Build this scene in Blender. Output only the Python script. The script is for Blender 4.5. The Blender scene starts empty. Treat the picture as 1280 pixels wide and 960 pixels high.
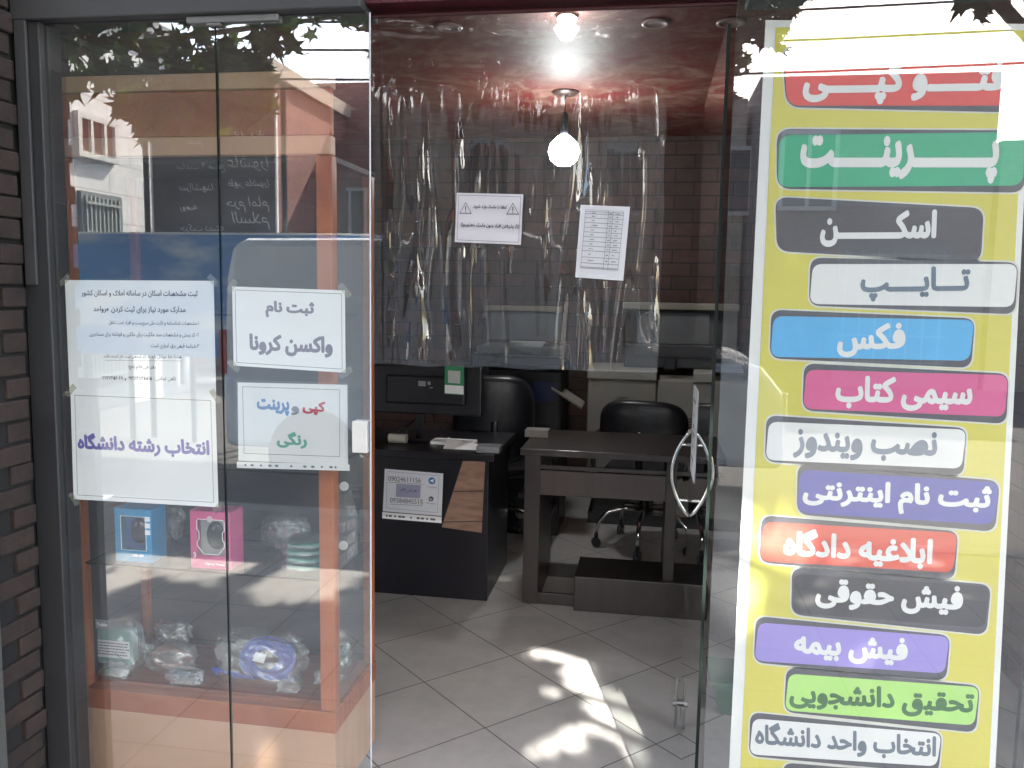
import bpy, bmesh, math, random
from mathutils import Vector, noise, Matrix
from mathutils.geometry import tessellate_polygon
R = math.radians
random.seed(7)
sc = bpy.context.scene
COL = sc.collection

# ---------------------------------------------------------------- camera
YAW, PIT, ROL, FPX, CH, CD = R(9.319), R(6.434), R(0.982), 1047.3, 1.5, 2.0
cy, sy = math.cos(YAW), math.sin(YAW)
fw = Vector((-sy*math.cos(PIT), cy*math.cos(PIT), -math.sin(PIT)))
rt = Vector((cy, sy, 0)); up = rt.cross(fw)
r2 = rt*math.cos(ROL) + up*math.sin(ROL)
u2 = -rt*math.sin(ROL) + up*math.cos(ROL)
CAM = Vector((0, -CD, CH))
cam = bpy.data.cameras.new('camera'); co = bpy.data.objects.new('camera', cam); COL.objects.link(co)
co.matrix_world = Matrix(((r2.x, u2.x, -fw.x, CAM.x), (r2.y, u2.y, -fw.y, CAM.y), (r2.z, u2.z, -fw.z, CAM.z), (0, 0, 0, 1)))
cam.sensor_width = 36; cam.lens = 36*FPX/1280; cam.clip_start = .05; cam.clip_end = 500
sc.camera = co

# ---------------------------------------------------------------- light
SUN_EL = R(43); SUN_DIR = Vector((.28, -1, 0)).normalized()*math.cos(SUN_EL) + Vector((0, 0, math.sin(SUN_EL)))
w = bpy.data.worlds.new('World'); sc.world = w; w.use_nodes = True
nt = w.node_tree; sky = nt.nodes.new('ShaderNodeTexSky'); sky.sky_type = 'NISHITA'; sky.sun_disc = False
sky.sun_elevation = SUN_EL; sky.sun_rotation = math.atan2(SUN_DIR.x, SUN_DIR.y); sky.air_density = 1.2; sky.dust_density = 3.5
nt.links.new(sky.outputs[0], nt.nodes['Background'].inputs[0]); nt.nodes['Background'].inputs[1].default_value = .15
sl = bpy.data.lights.new('sun', 'SUN'); sl.energy = 4.2; sl.angle = R(.53); sl.color = (1, .95, .86)
so = bpy.data.objects.new('sun', sl); COL.objects.link(so); so.rotation_euler = SUN_DIR.to_track_quat('Z', 'Y').to_euler()
sc.view_settings.view_transform = 'Standard'; sc.view_settings.look = 'None'
sc.view_settings.exposure = 3.3; sc.view_settings.gamma = 1
sc.cycles.max_bounces = 10; sc.cycles.transparent_max_bounces = 24; sc.cycles.diffuse_bounces = 4
sc.cycles.glossy_bounces = 5; sc.cycles.sample_clamp_indirect = 6; sc.cycles.caustics_reflective = False; sc.cycles.caustics_refractive = False
sc.cycles.use_denoising = True

# ---------------------------------------------------------------- survey helpers: a sight line met with a real plane
def ray(x, y): return r2*(x-640)/FPX - u2*(y-480)/FPX + fw
def P(x, y, Y=0.0):
    v = ray(x, y); return CAM + v*((Y+CD)/v.y)
def G(x, y, z=0.0):
    v = ray(x, y); return CAM + v*((z-CH)/v.z)
def S(x, y, Y):          # a point of the street seen mirrored in the shop glass, Y metres out
    p = P(x, y, Y); return Vector((p.x, -Y, p.z))

# ---------------------------------------------------------------- materials
MATS = {}
def _new(n):
    m = bpy.data.materials.new(n); m.use_nodes = True; return m, m.node_tree, m.node_tree.nodes['Principled BSDF']
def SX(x, y, X):         # the same, met with a wall that runs away from the shop at x = X
    v = ray(x, y); q_ = CAM + v*((X-CAM.x)/v.x); return Vector((X, -q_.y, q_.z))
def mat(name, col, rough=.6, metal=0, var=.12, sc_=6, bump=0, spec=.5, coat=0, emit=None, es=0):
    if name in MATS: return MATS[name]
    m, t, b = _new(name); MATS[name] = m
    b.inputs['Roughness'].default_value = rough; b.inputs['Metallic'].default_value = metal
    b.inputs['Specular IOR Level'].default_value = spec; b.inputs['Coat Weight'].default_value = coat
    tc = t.nodes.new('ShaderNodeTexCoord'); nz = t.nodes.new('ShaderNodeTexNoise')
    nz.inputs['Scale'].default_value = sc_; nz.inputs['Detail'].default_value = 6; nz.inputs['Roughness'].default_value = .62
    t.links.new(tc.outputs['Object'], nz.inputs['Vector'])
    cr = t.nodes.new('ShaderNodeValToRGB'); cr.color_ramp.elements[0].position = .3; cr.color_ramp.elements[1].position = .7
    cr.color_ramp.elements[0].color = (*[c*(1-var) for c in col], 1); cr.color_ramp.elements[1].color = (*[min(1, c*(1+var)) for c in col], 1)
    t.links.new(nz.outputs['Fac'], cr.inputs[0]); t.links.new(cr.outputs[0], b.inputs['Base Color'])
    if bump:
        bp = t.nodes.new('ShaderNodeBump'); bp.inputs['Strength'].default_value = bump; bp.inputs['Distance'].default_value = .01
        t.links.new(nz.outputs['Fac'], bp.inputs['Height']); t.links.new(bp.outputs[0], b.inputs['Normal'])
    if emit: b.inputs['Emission Color'].default_value = (*emit, 1); b.inputs['Emission Strength'].default_value = es
    return m
def clear(name, tint, rough=0.0, ior=1.5, haze=.03, hazecol=(.8, .8, .78), boost=1.0, bump=0, bsc=30):
    """thin clear sheet: what passes, what mirrors (Fresnel) and a diffuse haze: dust, and glare put into the colour"""
    if name in MATS: return MATS[name]
    m = bpy.data.materials.new(name); m.use_nodes = True; t = m.node_tree; t.nodes.clear(); MATS[name] = m
    N = t.nodes.new; L = t.links.new
    out = N('ShaderNodeOutputMaterial'); tr = N('ShaderNodeBsdfTransparent'); gl = N('ShaderNodeBsdfGlossy'); fr = N('ShaderNodeFresnel')
    df = N('ShaderNodeBsdfDiffuse'); mx = N('ShaderNodeMixShader'); m2 = N('ShaderNodeMixShader')
    tr.inputs[0].default_value = (*tint, 1); gl.inputs['Roughness'].default_value = rough; gl.inputs[0].default_value = (1, 1, 1, 1)
    fr.inputs[0].default_value = ior; df.inputs[0].default_value = (*hazecol, 1)
    f = fr.outputs[0]
    if boost != 1:
        mm = N('ShaderNodeMath'); mm.operation = 'MULTIPLY'; mm.use_clamp = True; mm.inputs[1].default_value = boost; L(f, mm.inputs[0]); f = mm.outputs[0]
    gm = N('ShaderNodeNewGeometry'); inv = N('ShaderNodeMath'); inv.operation = 'SUBTRACT'; inv.inputs[0].default_value = 1; L(gm.outputs['Backfacing'], inv.inputs[1])
    m3 = N('ShaderNodeMath'); m3.operation = 'MULTIPLY'; L(f, m3.inputs[0]); L(inv.outputs[0], m3.inputs[1]); f = m3.outputs[0]
    L(f, mx.inputs[0]); L(tr.outputs[0], mx.inputs[1]); L(gl.outputs[0], mx.inputs[2])
    tc = N('ShaderNodeTexCoord'); nz = N('ShaderNodeTexNoise'); nz.inputs['Scale'].default_value = 2.5; nz.inputs['Detail'].default_value = 8; nz.inputs['Roughness'].default_value = .7
    mp = N('ShaderNodeMapRange'); mp.inputs[1].default_value = .35; mp.inputs[2].default_value = .75; mp.inputs[3].default_value = haze*.5; mp.inputs[4].default_value = haze*1.6
    L(tc.outputs['Object'], nz.inputs['Vector']); L(nz.outputs['Fac'], mp.inputs[0]); L(mp.outputs[0], m2.inputs[0])
    L(mx.outputs[0], m2.inputs[1]); L(df.outputs[0], m2.inputs[2]); L(m2.outputs[0], out.inputs[0])
    if bump:
        nb = N('ShaderNodeTexNoise'); nb.inputs['Scale'].default_value = bsc; nb.inputs['Detail'].default_value = 4; bp = N('ShaderNodeBump')
        bp.inputs['Strength'].default_value = bump; bp.inputs['Distance'].default_value = .01; L(tc.outputs['Object'], nb.inputs['Vector']); L(nb.outputs['Fac'], bp.inputs['Height'])
        L(bp.outputs[0], gl.inputs['Normal'])
    return m
def brick(name, c1, c2, cm, bw, bh, axis, mortar=.05, off=.5, rough=.8, bump=.5, loc=(0, 0), rot=0, sq=False, blotch=.35, spec=.5):
    if name in MATS: return MATS[name]
    m, t, b = _new(name); MATS[name] = m; N = t.nodes.new; L = t.links.new
    tc = N('ShaderNodeTexCoord'); sp = N('ShaderNodeSeparateXYZ'); cb = N('ShaderNodeCombineXYZ'); mp = N('ShaderNodeMapping'); mp.vector_type = 'TEXTURE'
    geo = N('ShaderNodeNewGeometry'); L(geo.outputs['Position'], sp.inputs[0])
    L(sp.outputs[axis[0]], cb.inputs[0]); L(sp.outputs[axis[1]], cb.inputs[1]); L(cb.outputs[0], mp.inputs[0])
    mp.inputs['Location'].default_value = (*loc, 0); mp.inputs['Rotation'].default_value = (0, 0, rot); mp.inputs['Scale'].default_value = (bh, bh, 1)
    bt = N('ShaderNodeTexBrick'); bt.offset = off; bt.inputs['Scale'].default_value = 1; bt.inputs['Brick Width'].default_value = bw/bh; bt.inputs['Row Height'].default_value = 1
    bt.inputs['Mortar Size'].default_value = mortar; bt.inputs['Mortar Smooth'].default_value = .3
    bt.inputs['Color1'].default_value = (*c1, 1); bt.inputs['Color2'].default_value = (*c2, 1); bt.inputs['Mortar'].default_value = (*cm, 1)
    L(mp.outputs[0], bt.inputs['Vector'])
    nz = N('ShaderNodeTexNoise'); nz.inputs['Scale'].default_value = 5; nz.inputs['Detail'].default_value = 8; nz.inputs['Roughness'].default_value = .68; L(geo.outputs['Position'], nz.inputs['Vector'])
    mr = N('ShaderNodeMapRange'); mr.inputs[1].default_value = .3; mr.inputs[2].default_value = .7; mr.inputs[3].default_value = 1-blotch; mr.inputs[4].default_value = 1+blotch; L(nz.outputs['Fac'], mr.inputs[0])
    mm = N('ShaderNodeVectorMath'); mm.operation = 'SCALE'; L(bt.outputs['Color'], mm.inputs[0]); L(mr.outputs[0], mm.inputs['Scale']); L(mm.outputs[0], b.inputs['Base Color'])
    b.inputs['Roughness'].default_value = rough; b.inputs['Specular IOR Level'].default_value = spec
    if bump:
        ad = N('ShaderNodeMath'); ad.operation = 'MULTIPLY_ADD'; ad.inputs[1].default_value = -1.0; L(bt.outputs['Fac'], ad.inputs[0]); L(nz.outputs['Fac'], ad.inputs[2])
        bp = N('ShaderNodeBump'); bp.inputs['Strength'].default_value = bump; bp.inputs['Distance'].default_value = .006; L(ad.outputs[0], bp.inputs['Height']); L(bp.outputs[0], b.inputs['Normal'])
    return m
def wood(name, c1, c2, rough=.45, scale=(1, 14, 1), coat=.1):
    if name in MATS: return MATS[name]
    m, t, b = _new(name); MATS[name] = m; N = t.nodes.new; L = t.links.new
    tc = N('ShaderNodeTexCoord'); mp = N('ShaderNodeMapping'); mp.inputs['Scale'].default_value = scale
    nz = N('ShaderNodeTexNoise'); nz.inputs['Scale'].default_value = 3; nz.inputs['Detail'].default_value = 7; nz.inputs['Distortion'].default_value = .6
    cr = N('ShaderNodeValToRGB'); cr.color_ramp.elements[0].position = .35; cr.color_ramp.elements[1].position = .65
    cr.color_ramp.elements[0].color = (*c1, 1); cr.color_ramp.elements[1].color = (*c2, 1)
    L(tc.outputs['Object'], mp.inputs[0]); L(mp.outputs[0], nz.inputs['Vector']); L(nz.outputs['Fac'], cr.inputs[0]); L(cr.outputs[0], b.inputs['Base Color'])
    b.inputs['Roughness'].default_value = rough; b.inputs['Coat Weight'].default_value = coat
    return m

# ---------------------------------------------------------------- mesh builder (world coordinates)
class MB:
    def __init__(s): s.v = []; s.f = []; s.mi = []; s.cur = 0
    def add(s, vs, fs):
        b = len(s.v); s.v += [Vector(v) for v in vs]; s.f += [tuple(b+i for i in f) for f in fs]; s.mi += [s.cur]*len(fs); return s
    def box(s, a, b, rot=0, piv=None):
        x0, y0, z0 = a; x1, y1, z1 = b
        vs = [Vector(p) for p in ((x0, y0, z0), (x1, y0, z0), (x1, y1, z0), (x0, y1, z0), (x0, y0, z1), (x1, y0, z1), (x1, y1, z1), (x0, y1, z1))]
        if rot:
            pv = Vector(piv) if piv else sum(vs, Vector())/8
            M = Matrix.Rotation(rot, 3, 'Z'); vs = [pv + M @ (v-pv) for v in vs]
        return s.add(vs, [(0, 3, 2, 1), (4, 5, 6, 7), (0, 1, 5, 4), (1, 2, 6, 5), (2, 3, 7, 6), (3, 0, 4, 7)])
    def quad(s, *p): return s.add(p, [tuple(range(len(p)))])
    def slab(s, pts, d):       # polygon given thickness along d
        n = len(pts); d = Vector(d); pts = [Vector(p) for p in pts]
        return s.add(pts+[p+d for p in pts], [tuple(range(n)), tuple(range(2*n-1, n-1, -1))]+[(i, i+n, (i+1) % n+n, (i+1) % n) for i in range(n)])
    def tube(s, pts, r, n=8, closed=False):
        pts = [Vector(p) for p in pts]; rings = []; prev = None
        for i, p in enumerate(pts):
            a = pts[i-1] if (i or closed) else p; b = pts[(i+1) % len(pts)] if (i < len(pts)-1 or closed) else p
            t = (b-a).normalized()
            if prev is None: q = Vector((0, 0, 1)) if abs(t.z) < .9 else Vector((1, 0, 0)); e = t.cross(q).normalized()
            else: e = (prev - t*prev.dot(t)).normalized()
            prev = e; g = t.cross(e); rr = r[i] if isinstance(r, (list, tuple)) else r
            rings.append([p+(e*math.cos(2*math.pi*k/n)+g*math.sin(2*math.pi*k/n))*rr for k in range(n)])
        vs = [v for q in rings for v in q]; m = len(rings); fs = []
        for i in range(m if closed else m-1):
            j = (i+1) % m
            fs += [(i*n+k, i*n+(k+1) % n, j*n+(k+1) % n, j*n+k) for k in range(n)]
        if not closed: fs += [tuple(range(n-1, -1, -1)), tuple(range((m-1)*n, m*n))]
        return s.add(vs, fs)
    def lathe(s, prof, c, n=24, ax='z'):
        vs = []; c = Vector(c)
        for (r, h) in prof:
            for k in range(n):
                a = 2*math.pi*k/n; p = (math.cos(a)*r, math.sin(a)*r, h)
                vs.append(c+Vector(p if ax == 'z' else ((p[0], p[2], p[1]) if ax == 'y' else (p[2], p[0], p[1]))))
        m = len(prof)
        fs = [(i*n+k, i*n+(k+1) % n, (i+1)*n+(k+1) % n, (i+1)*n+k) for i in range(m-1) for k in range(n)]
        if prof[0][0] > 1e-6: fs.append(tuple(range(n-1, -1, -1)))
        if prof[-1][0] > 1e-6: fs.append(tuple(range((m-1)*n, m*n)))
        return s.add(vs, fs)
    def grid(s, fn, nu, nv):
        vs = [fn(i/nu, j/nv) for j in range(nv+1) for i in range(nu+1)]
        return s.add(vs, [(j*(nu+1)+i, j*(nu+1)+i+1, (j+1)*(nu+1)+i+1, (j+1)*(nu+1)+i) for j in range(nv) for i in range(nu)])
def rootloc(o):
    l = Vector()
    while o: l += o.location; o = o.parent
    return l
def tag(o, label=None, cat=None, group=None, kind=None):
    for k, v in (('label', label), ('category', cat), ('group', group), ('kind', kind)):
        if v: o[k] = v
    return o
def build(name, mb, m, parent=None, smooth=False, bevel=0, label=None, cat=None, group=None, kind=None, origin=None, fixn=True):
    if parent is None:
        if origin is None:
            xs = [v.x for v in mb.v]; ys = [v.y for v in mb.v]; zs = [v.z for v in mb.v]
            origin = Vector(((min(xs)+max(xs))/2, (min(ys)+max(ys))/2, min(zs)))
        base = Vector(origin)
    else: base = rootloc(parent)
    me = bpy.data.meshes.new(name); me.from_pydata([v-base for v in mb.v], [], mb.f)
    for q in (m if isinstance(m, (list, tuple)) else [m]): me.materials.append(q)
    if any(mb.mi): me.polygons.foreach_set('material_index', mb.mi)
    if fixn:
        bm = bmesh.new(); bm.from_mesh(me); bmesh.ops.recalc_face_normals(bm, faces=bm.faces); bm.to_mesh(me); bm.free()
    if smooth: me.shade_smooth() if hasattr(me, 'shade_smooth') else me.polygons.foreach_set('use_smooth', [True]*len(me.polygons))
    o = bpy.data.objects.new(name, me); COL.objects.link(o)
    if parent is None: o.location = base
    else: o.parent = parent
    if bevel:
        b = o.modifiers.new('bevel', 'BEVEL'); b.width = bevel; b.segments = 2; b.limit_method = 'ANGLE'; b.angle_limit = R(50)
    return tag(o, label, cat, group, kind)
def thing(name, loc, label, cat, group=None):
    o = bpy.data.objects.new(name, None); o.empty_display_size = .1; COL.objects.link(o); o.location = loc
    return tag(o, label, cat, group)
def copy_tree(o, parent=None, shift=None):
    c = o.copy(); COL.objects.link(c)
    if parent: c.parent = parent
    elif shift: c.location = o.location+Vector(shift)
    for ch in o.children: copy_tree(ch, c)
    return c

# ---------------------------------------------------------------- lettering (joined Persian letters in visual order)
_F = {}
for s_ in ('ا:FE8D:2 آ:FE81:2 ب:FE8F:4 پ:FB56:4 ت:FE95:4 ث:FE99:4 ج:FE9D:4 چ:FB7A:4 ح:FEA1:4 خ:FEA5:4 د:FEA9:2 ذ:FEAB:2 ر:FEAD:2 ز:FEAF:2 ژ:FB8A:2 '
           'س:FEB1:4 ش:FEB5:4 ص:FEB9:4 ض:FEBD:4 ط:FEC1:4 ظ:FEC5:4 ع:FEC9:4 غ:FECD:4 ف:FED1:4 ق:FED5:4 ک:FB8E:4 گ:FB92:4 ل:FEDD:4 م:FEE1:4 ن:FEE5:4 ه:FEE9:4 و:FEED:2 ی:FBFC:4 ئ:FE89:4').split():
    ch, cp, n = s_.split(':'); cp = int(cp, 16)
    _F[ch] = [chr(cp), chr(cp+1)] + ([chr(cp+2), chr(cp+3)] if n == '4' else [])
def shape(t):
    out = []; n = len(t); i = 0
    def joins_next(c): return c == 'ـ' or (c in _F and len(_F[c]) == 4)
    def joins_prev(c): return c == 'ـ' or c in _F
    while i < n:
        c = t[i]
        if c in _F:
            pj = i > 0 and joins_next(t[i-1])
            if c == 'ل' and i+1 < n and t[i+1] == 'ا':
                out.append('\uFEFC' if pj else '\uFEFB'); i += 2; continue
            nj = joins_next(c) and i+1 < n and joins_prev(t[i+1])
            out.append(_F[c][(3 if nj else 1) if pj else (2 if nj else 0)])
        else: out.append({'(': ')', ')': '('}.get(c, c))
        i += 1
    out = out[::-1]; res = []; i = 0
    while i < len(out):          # digits keep their own left-to-right order
        if '۰' <= out[i] <= '۹' or out[i].isdigit():
            j = i
            while j < len(out) and ('۰' <= out[j] <= '۹' or out[j].isdigit()): j += 1
            res += out[i:j][::-1]; i = j
        else: res.append(out[i]); i += 1
    return ''.join(res)
def lettering(text, m, parent, pl, pr, h=None, nrm=(0, -1, 0), bold=.02, name='lettering', rtl=True, lift=.0006, res=3, valign='mid', italic=0, upv=None, label=None, **kw):
    """fills the box whose middle line runs pl -> pr on a real surface; letters lie `lift` above it"""
    cu = bpy.data.curves.new('t', 'FONT'); cu.body = shape(text) if rtl else text; cu.size = 1; cu.fill_mode = 'NONE'; cu.resolution_u = res; cu.shear = italic
    o = bpy.data.objects.new('t', cu); COL.objects.link(o)
    dg = bpy.context.evaluated_depsgraph_get(); me = bpy.data.meshes.new_from_object(o.evaluated_get(dg))
    bpy.data.objects.remove(o); bpy.data.curves.remove(cu)
    nb = {}
    for e in me.edges:
        a, b_ = e.vertices; nb.setdefault(a, []).append(b_); nb.setdefault(b_, []).append(a)
    co_ = [Vector((v.co.x, v.co.y)) for v in me.vertices]; seen = set(); loops = []
    for v0 in range(len(co_)):
        if v0 in seen or v0 not in nb: continue
        lp = [v0]; seen.add(v0); cur_ = min(nb[v0])      # vertices of an outline follow each other in drawing order
        while cur_ not in seen:
            lp.append(cur_); seen.add(cur_)
            nx = [k for k in nb[cur_] if k not in seen]
            if not nx: break
            cur_ = nx[0]
        if len(lp) > 2: loops.append([co_[k] for k in lp])
    bpy.data.meshes.remove(me)
    def area(l): return sum(l[k-1].x*l[k].y-l[k].x*l[k-1].y for k in range(len(l)))/2
    big = max(loops, key=lambda l: abs(area(l))); sg = 1 if area(big) > 0 else -1
    fat = [(l, area(l)*sg > 0) for l in loops]
    def inside(p, l):
        c_ = False
        for k in range(len(l)):
            a, b_ = l[k-1], l[k]
            if (a.y > p.y) != (b_.y > p.y) and p.x < (b_.x-a.x)*(p.y-a.y)/(b_.y-a.y)+a.x: c_ = not c_
        return c_
    def uncross(l):          # cut the tiny loops where an outline runs over itself
        done = False
        while not done:
            done = True; n_ = len(l)
            for i in range(n_):
                a, b_ = l[i], l[(i+1) % n_]
                for j in range(i+2, n_ if i else n_-1):
                    c_, d_ = l[j], l[(j+1) % n_]
                    if max(a.x, b_.x) < min(c_.x, d_.x) or max(c_.x, d_.x) < min(a.x, b_.x) or max(a.y, b_.y) < min(c_.y, d_.y) or max(c_.y, d_.y) < min(a.y, b_.y): continue
                    o_ = lambda p, q_, r_: (q_.x-p.x)*(r_.y-p.y)-(q_.y-p.y)*(r_.x-p.x)
                    if o_(a, b_, c_)*o_(a, b_, d_) < 0 and o_(c_, d_, a)*o_(c_, d_, b_) < 0:
                        p1, p2 = l[i+1:j+1], l[j+1:]+l[:i+1]; l = p1 if abs(area(p1)) > abs(area(p2)) else p2; done = False; break
                if not done: break
        return l
    pos = [f for f, s_ in fat if s_]      # a reversed outline that lies in no other one (a bracket, a stop) is a letter, not a hole
    fat = [(f, s_ or not any(inside(f[0], g) for g in pos)) for f, s_ in fat]
    outs = [f for f, s_ in fat if s_]; holes = [f for f, s_ in fat if not s_]
    xs = [v.x for f in outs for v in f]; ys = [v.y for f in outs for v in f]
    x0, x1, y0, y1 = min(xs), max(xs), min(ys), max(ys)
    pl = Vector(pl); pr = Vector(pr); nrm = Vector(nrm); U = (pr-pl); W = U.length; U.normalize()
    V = Vector(upv).normalized() if upv else (nrm.cross(U)).normalized()
    if V.z < 0 and not upv: V = -V
    sx = W/(x1-x0); H = h if h else (y1-y0)*sx; sy_ = H/(y1-y0); mid = (pl+pr)/2
    # every outline gets its own hair-thin height so that joined letters never share a plane
    mb = MB()
    for k, f in enumerate(outs):
        hs_ = [g for g in holes if inside(g[0], f)]
        ls = [[Vector((v.x, v.y, 0)) for v in f]]+[[Vector((v.x, v.y, 0)) for v in g] for g in hs_]
        tri = tessellate_polygon(ls); fl_ = [v for l in ls for v in l]; want = abs(area(f))-sum(abs(area(g)) for g in hs_)
        if abs(sum(abs((fl_[b2]-fl_[a2]).cross(fl_[c2]-fl_[a2]).z)/2 for a2, b2, c2 in tri)-want) > .02*want: ls = [uncross(l) for l in ls]; hs_ = ls[1:]; f = ls[0]
        want = abs(area(f))-sum(abs(area(g)) for g in hs_); best = None
        for at in range(8):      # the tessellator trips over some outlines: nudge and retry until the area is right
            L2 = [[v+Vector((random.uniform(-1, 1), random.uniform(-1, 1), 0))*2e-4*at for v in l[at % len(l):]+l[:at % len(l)]] for l in ls]
            tri = tessellate_polygon(L2); flat = [v for l in L2 for v in l]
            got = sum(abs((flat[b2]-flat[a2]).cross(flat[c2]-flat[a2]).z)/2 for a2, b2, c2 in tri)
            if best is None or abs(got-want) < best[0]: best = (abs(got-want), tri, flat)
            if abs(got-want) < .02*want: break
        tri, flat = best[1:]
        # weight: the same outline laid down again, shifted all round, each in its own hair-thin layer
        sh = [(0, 0)]+([(bold*math.cos(a), bold*math.sin(a)) for a in [i*math.pi/4 for i in range(8)]] if bold > .025 else ([(bold, 0), (-bold, 0), (0, bold), (0, -bold)] if bold > .005 else []))
        for c_, (dx_, dy_) in enumerate(sh):
            mb.add([mid + U*((v.x+dx_-(x0+x1)/2)*sx) + V*((v.y+dy_-(y0+y1)/2)*sy_) + nrm*(lift+(k % 4)*.00002+c_*.00009*(.5 if len(sh) > 5 else 1)) for v in flat], tri)
    return build(name, mb, m, parent, fixn=False, label=label)

# ================================================================ MATERIALS
M_GLASS = clear('window glass', (.955, .968, .965), ior=1.5, haze=.019, hazecol=(.74, .78, .86), boost=3.7)  # bluish diffuse part stands for dust and the milky veil of glare
M_GEDGE = mat('glass edge', (.006, .011, .010), .6, var=.3, spec=.15)
M_DOORG = clear('door glass', (.95, .975, .965), ior=1.5, haze=.006, boost=1.8)
M_CURT = clear('clear vinyl', (.95, .95, .95), rough=.03, ior=1.5, haze=.012, boost=1.5)
M_BAG = clear('cellophane', (.93, .95, .95), rough=.07, ior=1.5, haze=.12, boost=4.5, bump=1.0, bsc=34)
M_SLEEVE = clear('plastic sleeve', (.98, .98, .98), rough=.1, haze=.03)
M_PAPER = mat('white paper', (.88, .89, .91), .75, var=.02)
M_INK = mat('black ink', (.03, .03, .035), .7, var=.1)
M_BACK = brick('dark brick wallpaper', (.070, .029, .023), (.036, .021, .018), (.010, .008, .008), .27, .095, (0, 2), mortar=.045, rough=.6, bump=.5, blotch=.4)
M_SIDEW = brick('dark brick side wallpaper', (.070, .029, .023), (.036, .021, .018), (.010, .008, .008), .27, .095, (1, 2), mortar=.045, rough=.6, bump=.5, blotch=.4)
M_FLOOR = brick('grey floor tile', (.385, .372, .365), (.36, .35, .345), (.08, .075, .07), .4104, .4104, (0, 1), mortar=.007, off=0, rough=.32, bump=.12, loc=(-.8173, 1.5503), rot=R(-44.124), blotch=.15)
M_PAVE = brick('pavement slabs', (.30, .28, .25), (.25, .235, .22), (.10, .09, .08), .4, .4, (0, 1), mortar=.012, off=0, rough=.75, bump=.3, blotch=.25)
M_ASPH = mat('asphalt', (.055, .054, .052), .9, var=.35, sc_=3, bump=.3)
M_ORANGE = wood('orange veneer', (.25, .062, .017), (.37, .115, .038), .38)
M_BEIGEW = wood('pale veneer', (.42, .24, .14), (.50, .30, .19), .4, scale=(1, 6, 1))
M_BLACKW = mat('black laminate', (.007, .0065, .011), .35, var=.3)
M_DBROWN = wood('dark brown laminate', (.016, .011, .010), (.026, .018, .016), .4, scale=(10, 1, 1))
M_STEEL = mat('brushed steel', (.55, .55, .54), .28, 1, .06, 40)
M_CHROME = mat('chrome', (.7, .7, .7), .12, 1, .04)
M_DGREY = mat('dark grey frame', (.018, .0185, .020), .5, var=.15)
M_GREYF = mat('grey painted frame', (.036, .036, .038), .5, var=.1)
M_BLACKP = mat('black plastic', (.010, .010, .014), .38, var=.25)
M_LEATH = mat('black leatherette', (.012, .013, .018), .36, var=.3, sc_=40, bump=.15)
M_OFFW = mat('off white plastic', (.50, .48, .43), .45, var=.05)
M_WHITEM = mat('white enamel', (0.223, 0.211, 0.192), .4, var=.06)

# ================================================================ SETTING
XL, XR, YB, ZC = -2.6, 1.45, 4.2, 2.6
mb = MB(); mb.quad((XL, .05, 0), (XR, .05, 0), (XR, YB, 0), (XL, YB, 0)); build('shop_floor', mb, M_FLOOR, kind='structure')
# mottled dark red ceiling
mc, t, b = _new('mottled red ceiling'); N = t.nodes.new; L = t.links.new
tc = N('ShaderNodeTexCoord'); n1 = N('ShaderNodeTexNoise'); n1.inputs['Scale'].default_value = 4.2; n1.inputs['Detail'].default_value = 10; n1.inputs['Roughness'].default_value = .72; n1.inputs['Distortion'].default_value = 1.2
cr = N('ShaderNodeValToRGB'); e = cr.color_ramp.elements; e[0].position = .38; e[0].color = (.24, .13, .10, 1); e[1].position = .62; e[1].color = (.15, .014, .016, 1)
e2 = cr.color_ramp.elements.new(.5); e2.color = (.16, .058, .045, 1)
L(tc.outputs['Object'], n1.inputs['Vector']); L(n1.outputs['Fac'], cr.inputs[0]); L(cr.outputs[0], b.inputs['Base Color']); b.inputs['Roughness'].default_value = .55
bp = N('ShaderNodeBump'); bp.inputs['Strength'].default_value = .5; bp.inputs['Distance'].default_value = .01; L(n1.outputs['Fac'], bp.inputs['Height']); L(bp.outputs[0], b.inputs['Normal'])
mb = MB(); mb.box((XL, .12, ZC), (XR, YB, ZC+.15)); build('shop_ceiling', mb, mc, kind='structure')
mb = MB(); mb.quad((-40, -3.2, -.02), (40, -3.2, -.02), (40, .05, -.02), (-40, .05, -.02)); build('pavement', mb, M_PAVE, kind='structure')
mb = MB(); mb.box((-40, -3.35, -.16), (40, -3.2, -.012)); build('kerb', mb, mat('kerb stone', (.33, .32, .3), .8, var=.2), kind='structure', bevel=.01)
mb = MB(); mb.quad((-150, -160, -.15), (150, -160, -.15), (150, 40, -.15), (-150, 40, -.15)); build('road', mb, M_ASPH, kind='structure')

shop = thing('shop_building', (-.6, 0, 0), 'small copy shop with dark brick walls and a grey header over its glass front', 'shop')
def part(name, fn, m, parent, **k):
    q = MB(); fn(q); return build(name, q, m, parent, **k)
part('back_wall', lambda q: q.box((XL, YB, 0), (XR, YB+.15, ZC)), M_BACK, shop)
part('side_wall', lambda q: q.box((XL-.15, .0, 0), (XL, YB+.15, ZC)), M_SIDEW, shop)
part('side_wall', lambda q: q.box((XR, .0, 0), (XR+.15, YB+.15, ZC)), M_SIDEW, shop)
ZH = 2.155
part('header', lambda q: q.box((-1.628, -.03, ZH), (-.70, .10, 2.5)), M_GREYF, shop, bevel=.004)
part('header', lambda q: q.box((.19, -.03, ZH+.0), (1.6, .10, 2.5)), mat('pale grey header', (.11, .11, .125), .5), shop, bevel=.004)
part('door_beam', lambda q: q.box((-.698, .0, 2.172), (.188, .11, 2.5)), mat('dark red beam', (.055, .006, .012), .45), shop)
part('upper_facade', lambda q: q.box((-4, -.02, 2.503), (4, .118, 5.5)), M_BACK, shop)
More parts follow.
